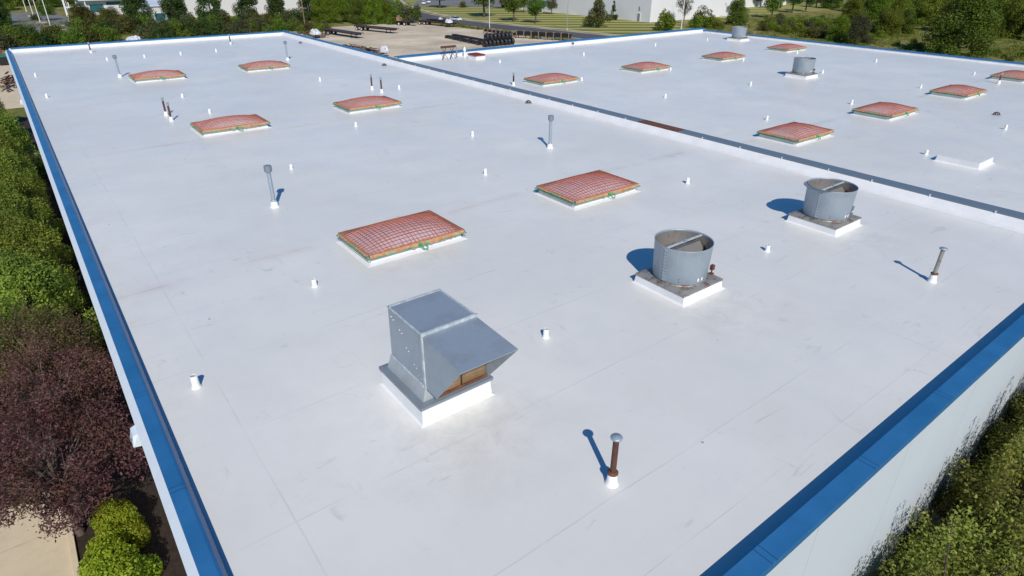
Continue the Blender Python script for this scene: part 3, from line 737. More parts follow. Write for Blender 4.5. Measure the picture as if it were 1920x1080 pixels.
# ---- short white vent stubs
t0 = thing('vent_stub', 'x', 'vent stub', (0, 0, RZ), 0, 'short white vent stubs')
b = MB(); b.lathe([(.115, .004), (.10, .012), (.088, .04), (.078, .10), (.073, .285), (.07, .29), (.06, .29), (.06, .12)], 18); b.build('boot', 'pvc', t0)
b = MB(); b.lathe([(0, .15), (.0595, .15)], 14); b.lathe([(.0595, .15), (.0595, .28)], 14); b.build('bore', 'caulk', t0)
ST = [(1.33, 13.9, 'open white vent stub beside the blue edge near the purple trees'),
 (9.3, 10.6, 'white vent stub between the hooded intake and the nearest round fan'),
 (5.5, 17.1, 'white vent stub alone in front of the nearest netted skylight'),
 (9.2, 29.2, 'white vent stub next to the nearest tall grey flue'),
 (16.1, 23.0, 'white vent stub to the left of the second nearest skylight'),
 (22.6, 16.5, 'white vent stub between the second nearest skylight and the flapped fan'),
 (19.0, 10.2, 'white vent stub between the two big round fans'),
 (15.3, 35.2, 'white vent stub in front of the skylight with the ridge-side pipe pair'),
 (19.6, 29.2, 'white vent stub behind and left of the ridge-side tall flue'),
 (1.4, 66.8, 'white vent stub by the blue long edge, the farther of two there'),
 (1.4, 55.9, 'white vent stub by the blue long edge, the nearer of two there'),
 (7.5, 73.5, 'white vent stub just beyond the farthest blue-side tall flue'),
 (10.7, 73.4, 'white vent stub straight behind the far blue-side skylight'),
 (14.0, 73.4, 'white vent stub between the two far skylights of the nearer roof, left of two'),
 (17.5, 73.7, 'white vent stub near the dark pipe on the far parapet'),
 (9.1, 50.5, 'white vent stub behind the blue-side pair of brown pipes'),
 (9.3, 44.0, 'white vent stub touching the back of the skylight before the brown pipe pair'),
 (19.5, 50.9, 'white vent stub left of the ridge-side brown pipe pair'),
 (23.0, 44.1, 'white vent stub right of the ridge-side brown pipe pair'),
 (47.0, 49.2, 'white vent stub behind the second far-row skylight beyond the ridge'),
 (59.0, 50.1, 'white vent stub beyond the ridge left of the farthest fan'),
 (68.1, 49.8, 'white vent stub right in front of the farthest fan'),
 (36.8, 38.6, 'white vent stub at the right corner of the skylight beside the black-topped pipe'),
 (46.8, 37.7, 'white vent stub at the right corner of the second far-row skylight'),
 (57.2, 37.3, 'white vent stub at the right corner of the third far-row skylight'),
 (66.5, 37.1, 'white vent stub at the right corner of the farthest skylight'),
 (36.9, 29.9, 'white vent stub alone beyond the middle of the ridge'),
 (46.2, 29.1, 'white vent stub left of the lone fan beyond the ridge'),
 (56.5, 28.8, 'white vent stub right beside the lone fan beyond the ridge'),
 (67.2, 29.2, 'white vent stub between the lone fan and the far coping'),
 (45.6, 20.7, 'white vent stub at the back of the second right-hand skylight'),
 (56.0, 20.5, 'white vent stub at the back of the third right-hand skylight'),
 (66.6, 20.5, 'white vent stub at the back of the skylight cut by the picture edge'),
 (36.6, 21.5, 'white vent stub at the back of the skylight near the bare white curb'),
 (36.3, 12.1, 'white vent stub beside the bare white curb'),
 (45.9, 11.6, 'white vent stub by the right picture edge below the brown drain'),
 (37.2, 50.4, 'white vent stub before the red roof hatch'),
 (38.9, 55.2, 'white vent stub behind the red roof hatch at the parapet')]
t0.location = (ST[0][0], ST[0][1], RZ); t0['label'] = ST[0][2]; t0.scale = (1.12, 1.12, 1.15)
for x, y, lb in ST[1:]: 
    k = random.uniform(.82, 1.08); o = dup(t0, (x, y, RZ), random.uniform(0, 6), lb, (random.uniform(.9, 1.06),)*2+(k,)); o.rotation_euler.x = random.gauss(0, .03)

# ---- drains, curb, hatch, rail
def drain(loc, label, mat='dark'):
    t = thing('roof_drain', label, 'roof drain', loc, 0, 'dark dome roof drains')
    b = MB(); b.lathe([(.26, .006), (.2, .03), (.19, .04)], 20); b.build('flange', 'galv_dark', t)
    b = MB()
    for k in range(10):
        a = k*math.pi/5; b.tube([(.18*math.cos(a), .18*math.sin(a), .03), (.15*math.cos(a), .15*math.sin(a), .12), (.05*math.cos(a), .05*math.sin(a), .17)], .018, 5)
    b.lathe([(.07, .15), (.06, .185), (0, .19)], 10); b.build('strainer', mat, t); return t
d0 = drain((27.75, 34.3, RZ), 'dark dome drain at the foot of the ridge, midway')
dup(d0, (27.25, 75.6, RZ), 0, 'dark dome drain at the foot of the parapet near the far corner above the yard')
dup(d0, (27.4, 55.1, RZ), 0, 'dark dome drain at the ridge where the yard wall begins')
drain((50.0, 13.4, RZ), 'brown dome drain on the far roof near the right picture edge', 'brown')
t = thing('capped_curb', 'low white square curb sealed with membrane beyond the ridge', 'roof curb', (36.4, 10.4, RZ))
b = MB(); b.frustum(0, 0, 1.02, 1.06, .90, .95, .004, .06); b.frustum(0, 0, .90, .95, .88, .93, .06, .30); b.build('upstand', 'membrane', t)
b = MB(); b.frustum(0, 0, .87, .92, .87, .92, .301, .315); b.build('membrane_lid', 'roof', t)
t = thing('roof_hatch', 'dull red roof hatch on a white curb by the far parapet', 'roof hatch', (36.75, 53.7, RZ))
b = MB(); b.frustum(0, 0, .55, .75, .50, .70, .004, .36); b.build('curb', 'membrane', t)
b = MB(); b.frustum(0, 0, .58, .78, .58, .78, .361, .45); b.frustum(0, 0, .58, .78, .35, .5, .4505, .52); b.build('lid', 'red', t)
b = MB(); b.tube([(-.12, -.3, .52), (-.12, -.3, .58), (.12, -.3, .58), (.12, -.3, .52)], .018, 6); b.build('handle', 'red', t)
t = thing('lifting_frame', 'dark red steel beam on crossed legs standing by the far parapet', 'steel frame', (34.5, 55.1, RZ))
b = MB(); b.bar((-.85, .15, 1.12), (.85, .15, 1.12), .12, .2); b.build('beam', 'brown', t)
for x in (-.55, .35): MB().bar((x-.35, -.1, .01), (x+.25, .15, 1.05), .05, .05).build('leg', 'brown', t); MB().bar((x+.32, -.1, .01), (x-.2, .15, 1.05), .05, .05).build('leg', 'brown', t)
b = MB(); b.bar((1.0, .2, .0), (1.0, .2, 1.15), .07); b.bar((1.0, .2, .45), (1.28, .2, .45), .05); b.build('post', 'galv', t)
t = thing('vent_post', 'white pointed vent post standing at the far parapet by the red hatch', 'vent post', (36.4, 55.25, RZ))
b = MB(); b.lathe([(.2, .004), (.13, .05), (.1, .5), (.1, .62)], 14); b.build('post', 'pvc', t)
b = MB(); b.lathe([(.16, .62), (.14, .74), (.05, .98), (0, 1.0)], 14); b.build('cap', 'white', t)
t = thing('wall_scupper', 'small dark scupper box on the white far parapet', 'scupper', (51.6, N2-.03, RZ+.2))
b = MB(); b.box(-.16, .16, -.05, 0, -.1, .1); b.box(-.2, .2, -.02, 0, -.14, .14); b.build('hood', 'galv_rust', t)
MB().box(-.1, .1, -.056, -.048, -.06, .06).build('opening', 'dark', t)

# ================================================================== the yard behind
def wheel(par, x, y, side, r=.5, w_=.34):
    b = MB(); b.lathe([(r*.55, -w_/2), (r*.92, -w_/2), (r, -w_*.3), (r, w_*.3), (r*.92, w_/2), (r*.55, w_/2)], 18, (0, 0, 0), axis='x')
    o = b.build('wheel', 'tyre', par, (x, y, r), math.pi/2)
    b = MB(); b.lathe([(0, side*w_*.30), (r*.2, side*w_*.34), (r*.5, side*w_*.28), (r*.57, side*w_*.48)], 14, axis='x'); b.build('rim', 'rim', o)
def flatbed(rear, front, label, L=None, deckmat='deck', group='flatbed trailers in the yard', axles=2):
    """near side of the trailer runs from rear to front (ground points)"""
    d = Vector((front[0]-rear[0], front[1]-rear[1], 0)); L = L or d.length; d.normalize()
    t = thing('flatbed_trailer', label, 'trailer', (rear[0]-d.y*1.25, rear[1]+d.x*1.25, 0), math.atan2(d.y, d.x), group)
    b = MB()
    for k in range(8): b.box(0, L, -1.25+k*.313, -1.25+k*.313+.30, 1.32, 1.40)
    b.build('deck', deckmat, t)
    b = MB()
    for y in (-.5, .5): b.box(.2, L-.2, y-.07, y+.07, .88, 1.31)
    for s in (-1, 1): b.box(0, L, s*1.27-.03, s*1.27+.03, 1.24, 1.41)
    for k in range(int(L/1.5)): b.box(.4+k*1.5, .5+k*1.5, -1.22, 1.22, 1.20, 1.305)
    b.box(-.05, .02, -1.25, 1.25, 1.05, 1.4); b.build('frame', 'brown', t)
    for k in range(axles):
        for s in (-1, 1): wheel(t, 1.2+k*2.1, s*1.13, s, .54)
    for s in (-1, 1):
        b = MB(); b.bar((L-3.2, s*.75, 0.02), (L-3.2, s*.75, 1.25), .14); b.box(L-3.4, L-3.0, s*.75-.18, s*.75+.18, .0, .05); b.build('landing_leg', 'dark', t)
    return t, d
def load(name, label, cat, pos, L, W, H, mat, rz=0, seed=1, group=None):
    """a tarped bundle: lumpy rounded block"""
    g = np.random.default_rng(seed); b = MB(); n = 22; vs = []
    for j, (k, z) in enumerate([(1.05, 0), (.98, .3), (.95, .62), (.80, .85), (.45, .98), (.05, 1.0)]):
        for i in range(n):
            a = 2*math.pi*i/n; c, s_ = math.cos(a), math.sin(a); q = k/(abs(c)**6+abs(s_)**6)**(1/6)*(1+.09*g.normal())
            vs.append((c*q*L/2, s_*q*W/2, z*H*(1+.13*g.normal()) if j else 0))
    b.add(vs, [[j*n+i, j*n+(i+1) % n, (j+1)*n+(i+1) % n, (j+1)*n+i] for j in range(5) for i in range(n)]+[[5*n+i for i in range(n)]], False)
    o = b.build(name, mat, None, pos, rz); return tag(o, label, cat, group)
def scrap(name, label, cat, pos, rz, L, W, H, mats, n, seed):
    g = random.Random(seed); t = thing(name, label, cat, pos, rz)
    for mt in mats:
        b = MB()
        for k in range(n//len(mats)):
            x, y, z = g.uniform(-L/2, L/2), g.uniform(-W/2, W/2), g.uniform(.05, H); l = g.uniform(.6, 2.6); a = g.gauss(0, .35)
            b.bar((x-l/2*math.cos(a), y-l/2*math.sin(a), z), (x+l/2*math.cos(a), y+l/2*math.sin(a), z+g.gauss(0, .08)), g.uniform(.08, .3), g.uniform(.06, .2))
        b.build('scrap_pieces' if mt != mats[0] else 'frame', mt, t)
    return t
flatbed((73.6, 185.5), (76.0, 168.0), 'empty flatbed trailer between the white-wrapped rack and the next empty trailer')
flatbed((85.2, 189.2), (89.6, 173.0), 'empty flatbed trailer in the middle of the yard, before the green bushes')
tr, d4 = flatbed((109.6, 194.0), (113.6, 178.4), 'flatbed trailer loaded with black pipes by the road', axles=2)
b = MB(); g = random.Random(2)
for k in range(16):
    a = g.uniform(3.2, 6); b.tube([(a, -1+k % 8*.27, 1.55+(k//8)*.25), (a+g.uniform(5, 9), -1+k % 8*.27+g.gauss(0, .04), 1.55+(k//8)*.25)], .12, 8)
o = b.build('pipe_load', 'black', None, tr.location, tr.rotation_euler.z); tag(o, 'black pipes lying along the deck of the trailer by the road', 'pipe load')
q = at(843, 43, 1.35); load('wrapped_bundle', 'white wrapped bundle at the front of the pipe-loaded trailer', 'bundle', (q.x, q.y+.5, 1.405), 2.0, 1.9, .9, 'tarp', tr.rotation_euler.z, 3)
q = at(826, 37, 1.8); load('wrapped_bundle', 'small white sack lying on the black pipes of the trailer by the road', 'bundle', (q.x, q.y, 1.7), 1.1, 1.0, .7, 'tarp', .4, 4)
tr, d = flatbed((102.6, 195.6), (105.8, 189.4), 'short dark utility trailer by the bushes, loaded with boards', L=6.4, deckmat='dark', axles=2)
o = MB().box(-.5, .5, -.9, .9, 0, 1.1).box(-.3, .1, -.5, .4, 1.101, 1.6).build('board_stack', 'timber', None, (103.4, 194.6, 1.405), tr.rotation_euler.z); tag(o, 'upright orange-brown boards on the short utility trailer', 'boards')
q = at(770, 46, 1.4); load('tarped_load', 'dark lumpy load on the front of the short utility trailer', 'load', (106.2, 190.2, 1.405), 1.8, 1.8, .8, 'black', tr.rotation_euler.z, 8)
scrap('steel_rack', 'rusty steel rack behind the far end of the blue coping, under a white-wrapped bundle', 'rack', (69.2, 182.2, 0), -1.5, 14, 2.4, 1.1, ['brown', 'rust', 'dark'], 60, 5)
q = at(593, 63, 1.3); load('wrapped_bundle', 'large white wrapped bundle on the rusty rack above the blue coping', 'bundle', (q.x, q.y+.6, 1.1), 2.7, 2.1, 1.15, 'tarp', -1.5, 6)
scrap('scrap_pile', 'rusty pile of steel scrap and timber just above the corner of the yard wall', 'scrap pile', (66.8, 144.5, 0), -1.35, 15, 2.6, 1.0, ['rust', 'timber', 'dark', 'brown'], 110, 9)
q = at(722, 97, 1.1); load('tarped_load', 'white pointed tarp heap on the rusty scrap pile', 'tarp', (q.x, q.y+.3, 1.0), 1.6, 1.5, 1.2, 'tarp', .3, 7)
load('tarp_heap', 'white heap just showing over the far blue coping before the shrubs', 'tarp', (at(252, 78).x, at(252, 78).y, 0), 3.2, 2.6, 1.2, 'tarp', .1, 11)
# long low pipe rack
def pipe_rack(a, c, label, n, H, rows, group='pipe racks in the yard', postmat='timber'):
    a = Vector((*a, 0)); c = Vector((*c, 0)); d = (c-a); L = d.length; d.normalize()
    t = thing('pipe_rack', label, 'pipe rack', a, math.atan2(d.y, d.x), group)
    for k in range(n):
        x = L*k/(n-1); b = MB(); b.box(x-.09, x+.09, -.75, -.57, 0, H); b.box(x-.09, x+.09, .57, .75, 0, H); b.box(x-.10, x+.10, -.85, .85, H*.35, H*.35+.14)
        b.box(x-.28, x+.28, -.80, -.5, H+.001, H+.12); b.build('post', postmat, t)
    b = MB()
    for r_ in range(rows):
        for k in range(4): b.tube([(-.3, -.4+k*.27, H*.35+.28+r_*.26), (L+.3, -.4+k*.27, H*.35+.28+r_*.26)], .125, 8)
    b.build('pipes', 'black', t); return t
pipe_rack((112.6, 159.5), (113.2, 146.6), 'low rack of black pipes beside the road, behind the pole', 8, 1.3, 2)
pipe_rack((112.9, 144.8), (120.0, 131.4), 'long rack of black pipes with tan posts ending at the blue coping', 8, 1.9, 4)
pipe_rack((99.8, 156.5), (99.4, 139.0), 'low bundle of dark pipes on the yard, the farther of two', 5, .6, 2, postmat='brown')
pipe_rack((97.0, 155.5), (95.6, 138.0), 'low bundle of dark pipes leading to the stacked coils', 5, .5, 2, postmat='brown')
def coil(x, y, z, label):
    prof = []
    for k in range(25):
        a = 2*math.pi*k/24; rr = .30*(1+.10*math.cos(a*9)); prof.append((.53+rr*math.cos(a), rr*1.35*math.sin(a)))
    return prof
prof = coil(0, 0, 0, ''); me = MB().lathe(prof, 26, axis='x').mesh('pipe_coil'); me.materials.append(M['black'])
names = ['first', 'second', 'third', 'fourth', 'fifth', 'sixth', 'seventh', 'eighth']
for row, (n, x0, z) in enumerate(((8, 94.6, .83), (7, 95.0, 2.28))):
    for k in range(n):
        o = ob('pipe_coil', me, 'black', None, (x0+k*1.2, 134.2+.1*math.sin(k*2.1)+row*.05, z), .12*math.sin(k*1.7+row))
        tag(o, 'black coil of pipe, %s from the left in the %s row of the stack' % (names[k], ('lower', 'upper')[row]), 'pipe coil', 'stacked black pipe coils')
# things at the far end of the tree side
t = thing('waste_bin', 'green waste bin at the left picture edge beyond the roof corner', 'waste bin', (-1.2, 172.5, 0))
b = MB(); b.frustum(0, 0, 1.2, .9, 1.35, 1.0, .15, 1.5); b.build('body', 'green', t); b = MB(); b.box(-1.4, -.02, -1.05, 1.05, 1.51, 1.58); b.box(.02, 1.4, -1.05, 1.05, 1.51, 1.58); b.build('lid', 'green', t)
t = thing('waste_bin', 'dark box standing for the shaded side of the green bin by the roof corner', 'waste bin', (-.6, 168.0, 0))  # dark box added for the shaded side of the green bin
b = MB(); b.frustum(0, 0, 1.1, .9, 1.25, 1.0, .15, 1.4); b.build('body', 'dark', t); MB().box(-1.3, 1.3, -1.05, 1.05, 1.41, 1.47).build('lid', 'black', t)
t = thing('skip_container', 'rust-red open container behind the green bin at the picture edge', 'container', (-2.6, 180.5, 0))
b = MB(); b.frustum(0, 0, 1.8, 1.2, 2.0, 1.25, .1, 1.7); b.build('body', 'red', t); b = MB(); b.box(-2.05, 2.05, -1.3, -1.2, 1.701, 1.8); b.box(-2.05, 2.05, 1.2, 1.3, 1.701, 1.8); b.build('rim', 'rust', t)
scrap('lumber_stack', 'brown stack of old pallets and boards beyond the shrub row', 'lumber', (-1.3, 140.0, 0), 1.4, 14, 3.0, 1.2, ['timber', 'brown'], 70, 12)

# ---- car on the road
def car(pos, rz, label, L=4.5, W=1.8):
    t = thing('car', label, 'car', pos, rz)
    b = MB(); prof = [(-L/2, .35), (L/2, .35), (L/2, .72), (L*.44, .86), (L*.22, .92), (-L*.40, .95), (-L/2, .80)]
    extr(b, prof, 'y', -W/2, W/2); b.build('body', 'carpaint', t)
    b = MB(); b.hexa([(-L*.40, -W*.46, .951), (L*.23, -W*.46, .93), (L*.23, W*.46, .93), (-L*.40, W*.46, .951), (-L*.27, -W*.36, 1.42), (L*.06, -W*.36, 1.42), (L*.06, W*.36, 1.42), (-L*.27, W*.36, 1.42)]); b.build('windows', 'carglass', t)
    MB().box(-L*.28, L*.07, -W*.38, W*.38, 1.421, 1.47).build('roof', 'carpaint', t)
    for sx in (-.3, .31):
        for s in (-1, 1): wheel(t, sx*L, s*W*.46, s, .33, .22)
    for s in (-1, 1): MB().box(L/2+.001, L/2+.03, s*.6-.2, s*.6+.2, .58, .72).build('headlight', 'white', t)
    for s in (-1, 1): MB().box(-L/2-.03, -L/2-.001, s*.62-.18, s*.62+.18, .62, .78).build('tail_light', 'red', t)
    return t
car((126.9, 197.6, .05), R(-84), 'white car driving on the road beyond the yard')
for k, (x, y) in enumerate(((160, 276), (166, 283), (184, 262), (184.5, 300))):
    car((x, y, .05), R(60+k*20), ['white car at the near end of the distant car park by the road bend', 'white car second in the distant car park', 'white car close to the wall of the big white warehouse', 'white car far up the distant car park'][k])

# ---- poles
def pole(x, y, label, h=10.5, r=.10, head=True, mat='white', group='tall light poles', rz=0, lean=(0, 0)):
    t = thing('light_pole', label, 'light pole', (x, y, 0), rz, group)
    b = MB(); b.lathe([(r*2.4, 0), (r*2.4, .5), (r*1.9, .55)], 12); b.build('base', 'kerb', t)
    b = MB(); b.tube([(0, 0, .5), (0, 0, h)], [r, r*.65], 10); b.build('pole', mat, t)
    if head:
        b = MB(); b.bar((0, 0, h-.05), (-1.1, 0, h+.02), .08); b.hexa([(-1.9, -.22, h-.06), (-1.0, -.22, h-.1), (-1.0, .22, h-.1), (-1.9, .22, h-.06), (-1.8, -.16, h+.14), (-1.0, -.18, h+.14), (-1.0, .18, h+.14), (-1.8, .16, h+.14)]); b.build('lamp_head', 'white', t)
    return t
for i, (x, y, l) in enumerate([(10.9, 324.7, 'white parking lot pole, farthest and leftmost of four in a line'), (11.7, 300.6, 'white parking lot pole, third back of four in a line'), (11.7, 268.5, 'white parking lot pole, second back of four in a line'), (12.7, 241.4, 'white parking lot pole with a visible lamp head, nearest of four in a line')]):
    pole(x, y, l, 10.8 if i == 3 else 12.0, .13)
pole(*at(1063, 57)[:2], 'thin grey pole rising from the mown verge before the white warehouse', 13, .10, False, 'galv')
pole(*at(918, 56)[:2], 'thin white pole standing behind the black coils beside the road', 13, .10, False)
pole(*at(1277, 55)[:2], 'white pole before the sunlit warehouse wall by the thin grey tree', 13, .13, False)
pole(*at(573, 56)[:2], 'tan wooden pole behind the far corner of the nearer roof', 12, .13, False, 'timber')
t = thing('sign_gantry', 'leaning white post and beam frame beside the parking lot', 'gantry', (19.6, 268.0, 0))
MB().bar((0, 0, 0), (0, 0, 8.5), .5).build('post', 'white', t)
MB().bar((.3, 0, 4.4), (6.4, -.5, 4.6), .3).build('beam', 'white', t)
for x in (1.2, 3.4, 5.9): MB().bar((x, -.08*x, 3.9), (x, -.08*x, 5.9), .28).build('upright', 'white', t)
MB().bar((1.6, 2, 0), (1.6, 2, 2.2), .35).build('bollard', 'white', t)
t = thing('flood_light', 'pale round lamp on a short stand among the trees by the white building', 'lamp', (25.0, 330.0, 0))
MB().bar((0, 0, 0), (0, 0, 3.2), .15).build('stand', 'white', t); b = MB(); b.lathe([(0, -.5), (.5, -.35), (.7, 0), (.5, .35), (0, .5)], 14, (0, 0, 3.7)); b.build('globe', 'concrete', t)

# ---- buildings beyond
M['rib'] = wallmat('ribbed_white_cladding', (.74, .74, .75), 1.2)
M['offwhite'] = wallmat('off_white_panels', (.63, .615, .60), 3.0)
Wh = thing('white_warehouse', 'huge plain white warehouse beyond the mown lawn', 'warehouse')
b = MB(); b.box(178, 224, 154.7, 232, 0, 13); b.box(224.002, 300, 178, 232, 0, 13); b.build('wall', 'rib', Wh)
b = MB(); b.box(177.9, 224.1, 154.6, 232.1, 13.002, 13.3); b.box(224.11, 300.1, 177.9, 232.1, 13.002, 13.3); b.build('roof', 'roof', Wh)
b = MB(); b.box(177.95, 178, 159.35, 160.55, .05, 2.45); dr = b.build('door', 'galv_dark', Wh)
b = MB(); b.box(177.9, 177.99, 159.1, 159.34, 0, 2.75); b.box(177.9, 177.99, 160.56, 160.8, 0, 2.75); b.box(177.9, 177.99, 159.341, 160.559, 2.46, 2.75); b.build('door_frame', 'white', dr)
fc = bpy.data.curves.new('door_number', 'FONT'); fc.body = '5'; fc.size = 1.9; fc.extrude = .02; fc.align_x = 'CENTER'
tmp = bpy.data.objects.new('tmp', fc); COL.objects.link(tmp); bpy.context.view_layer.update()
me = bpy.data.meshes.new_from_object(tmp.evaluated_get(bpy.context.evaluated_depsgraph_get())); bpy.data.objects.remove(tmp)
o = ob('door_number', me, 'ink', Wh, (177.96, 159.9, 3.35)); o.rotation_euler = (R(90), 0, R(-90))
t = thing('awning', 'bright blue awning on the warehouse wall behind the lawn trees', 'awning', (178, 213.5, 2.5))
MB().hexa([(-2.2, -4, 0), (-.01, -4, 0), (-.01, 4, 0), (-2.2, 4, 0), (-1.9, -4, .35), (-.01, -4, 1.5), (-.01, 4, 1.5), (-1.9, 4, .35)]).build('canopy', 'blue', t)
for y in (-3.8, 3.8): MB().bar((-2.0, y, -2.45), (-2.0, y, .02), .15).build('post', 'white', t)
Ob = thing('office_building', 'pale low office building with teal windows behind the dark conifers', 'building')
b = MB(); b.box(50, 104, 262, 320, 0, 11); b.box(41, 49.99, 243, 275, 0, 5.2); b.box(28, 40.99, 292, 330, 0, 5.0); b.build('wall', 'offwhite', Ob)
b = MB(); b.box(40.6, 49.98, 242.6, 275.2, 5.202, 5.5); b.box(26, 40.98, 290, 331, 5.002, 5.7); b.box(49.9, 104.2, 261.9, 320.2, 11.002, 11.3); b.build('roof', 'fascia', Ob)
for (x0, x1, y, z0, z1) in ((41.4, 44.2, 243, .8, 3.2), (45, 49, 243, .8, 3.2), (29, 33.5, 292, 1.0, 3.6), (34.5, 40, 292, 3.2, 4.4)):
    wn = MB().box(x0-.12, x1+.12, y-.05, y-.002, z0-.12, z1+.12).build('window', 'white', Ob)
    MB().box(x0, x1, y-.075, y-.052, z0, z1).build('pane', 'glass', wn)
t = thing('slatted_screen', 'row of white slanted fins before the office building', 'screen', (33.0, 287.5, 0))
for k in range(14): MB().bar((k*.75, -.5*k*.3, 0.1), (k*.75-.5, -.5*k*.3, 3.0), .28, .10).build('fin', 'white', t)
b = MB(); b.bar((-.3, .05, 2.3), (10.2, -1.95, 2.3), .12); b.build('rail', 'white', t)
Gb = thing('green_building', 'dark green building with pale panels, half hidden by the wood at the top', 'building', (337, 117, 0), R(-25))
MB().box(-14, 14, -5, 5, 0, 8.5).build('wall', 'green_wall', Gb); MB().box(-14.3, 14.3, -5.3, 5.3, 8.502, 9).build('roof', 'galv_dark', Gb)
for k in range(4): MB().box(-9+k*5, -6.6+k*5, -5.06, -5.005, 3.0, 8.2).build('panel', 'fascia', Gb)

# ================================================================== vegetation
# shrub row along the long side
PLT = [(-2.9, 38.6, 'yellow-green bushy tree beside the blue edge, next to the purple trees', 1.0), (-2.8, 44.8, 'yellow-green bushy tree second from the purple trees along the blue edge', 1.04), (-3.0, 51.2, 'yellow-green bushy tree third from the purple trees along the blue edge', 1.0),
       (-2.9, 57.8, 'yellow-green bushy tree in the middle of the row along the blue edge', 1.05), (-3.0, 64.2, 'yellow-green bushy tree by the small far wall light', 1.0), (-3.0, 71.0, 'yellow-green bushy tree second from the far end of the row by the blue edge', 1.05),
       (-3.0, 78.0, 'yellow-green bushy tree at the far end of the row by the blue edge', 1.1)]
for i, (x, y, l, s) in enumerate(PLT): plant('thuja', x, y, l, 'bushy trees along the blue edge', s, rz=(0, math.pi)[i % 2], z=.05)
for i, (x, y) in enumerate([(-4.2, 86), (-4.0, 94), (-4.6, 103)]): plant('thuja', x, y, ['bushy tree past the far corner, nearest of three', 'bushy tree past the far corner, middle of three', 'bushy tree past the far corner, by the lumber'][i], 'bushy trees along the blue edge', 1.0, rz=0, z=.05)
plant('plum', -3.0, 23.6, 'purple-leaved tree over the pale pavement, nearest the lime green hedge', 'purple-leaved trees', 1.1, rz=.4, z=.05)
plant('plum', -2.75, 29.4, 'purple-leaved tree in the middle beside the blue edge', 'purple-leaved trees', 1.0, rz=2.2, z=.05)
plant('plum', -3.1, 34.0, 'purple-leaved tree mingling with the yellow-green trees', 'purple-leaved trees', .95, rz=4.1, z=.05, lf='lf_plumg')
plant('box', -2.35, 19.2, 'large lime green clipped hedge shrub at the bottom picture edge', 'lime green hedge shrubs', 1.32, sz=1.25, rz=0, z=.05)
plant('box', -1.75, 22.2, 'smaller lime green hedge shrub under the purple tree', 'lime green hedge shrubs', .92, sz=1.1, rz=.3, z=.05)
# tall trees at the front wall
for i, (x, y, l, s) in enumerate([(14.2, 1.1, 'olive green tree against the white front wall, first from the bottom picture edge', .90), (18.0, 1.12, 'olive green tree against the white front wall, middle one', .98), (21.9, 1.1, 'olive green tree against the white front wall at the right picture edge', 1.0), (25.8, 1.0, 'olive green tree at the front wall, last to the right', 1.05)]):
    plant('crab', x, y, l, 'trees along the white front wall', 1.0, sz=s, rz=0, var=i % 3)
# conifers behind the far coping
CF = [(265, 55, 'dark spreading conifer just right of the rusty shrub mass', 1.05), (335, 49, 'dark conifer with a lighter tip before the office windows', 1.02), (400, 45, 'dark conifer before the plain pale wall', .95), (468, 42, 'dark conifer at the right end of the plain pale wall', .95), (523, 41, 'dark round conifer left of the tan wooden pole', .82), (582, 38, 'dark round conifer right of the tan wooden pole', .82)]
for px, py, l, s in CF: q = at(px, py); plant('conifer', q.x, q.y, l, 'dark conifers behind the nearer roof', s)
q = at(160, 55); plant('wood', q.x, q.y, 'broad rust-tinged shrub mass by the parking lot', None, .78, .56, lf='lf_rust')
q = at(212, 56); plant('wood', q.x, q.y, 'broad rust-tinged shrub mass next to the dark conifer', None, .72, .56, lf='lf_rust')
q = at(91, 38); plant('oak', q.x, q.y, 'round tree on the parking lot island among the white poles', None, .95, .62)
q = at(68, 38); plant('shrub', q.x, q.y, 'yellowish low shrub between two parking lot poles', None, .9, .7, lf='lf_rust')
for i, (px, py, s) in enumerate([(3, 63, .8), (-6, 55, .9), (2, 45, .7)]): q = at(px, py); plant('conifer', q.x, q.y, ['dark blue-green conifer at the left picture edge beside the parking lot, lowest', 'dark conifer at the left picture edge beside the parking lot, middle', 'dark conifer at the left picture edge beside the parking lot, highest'][i], None, s)
g = random.Random(21)
for px in range(-20, 560, 19):          # wild hedge behind the coping
    for row in (0, 1):
        py = 90-px*.058-row*14+g.uniform(-2, 2)
        if (row and 40 < px < 140) or (not row and 222 < px < 284): continue
        q = at(px+row*9+g.uniform(-4, 4), py)
        plant('shrub', q.x, q.y, 'wild green shrub in the dense hedge behind the far blue coping', 'shrubs of the dense hedge', g.uniform(1.15, 1.7), lf=g.choice(['lf_conifer', 'lf_conifer', 'lf_oak', 'lf_oak', 'lf_rust', 'lf_grey']))
for i, (px, py, s) in enumerate([(20, 12, 1), (55, 10, .9), (95, 14, .9), (120, 8, 1.0), (5, 20, .8), (150, 2, .9), (-20, 10, 1)]):
    q = at(px, py); plant('wood', q.x, q.y, 'green tree of the belt beyond the parking lot', 'trees beyond the parking lot', s, lf=('lf_bright', 'lf_olive', 'lf_oak')[i % 3])
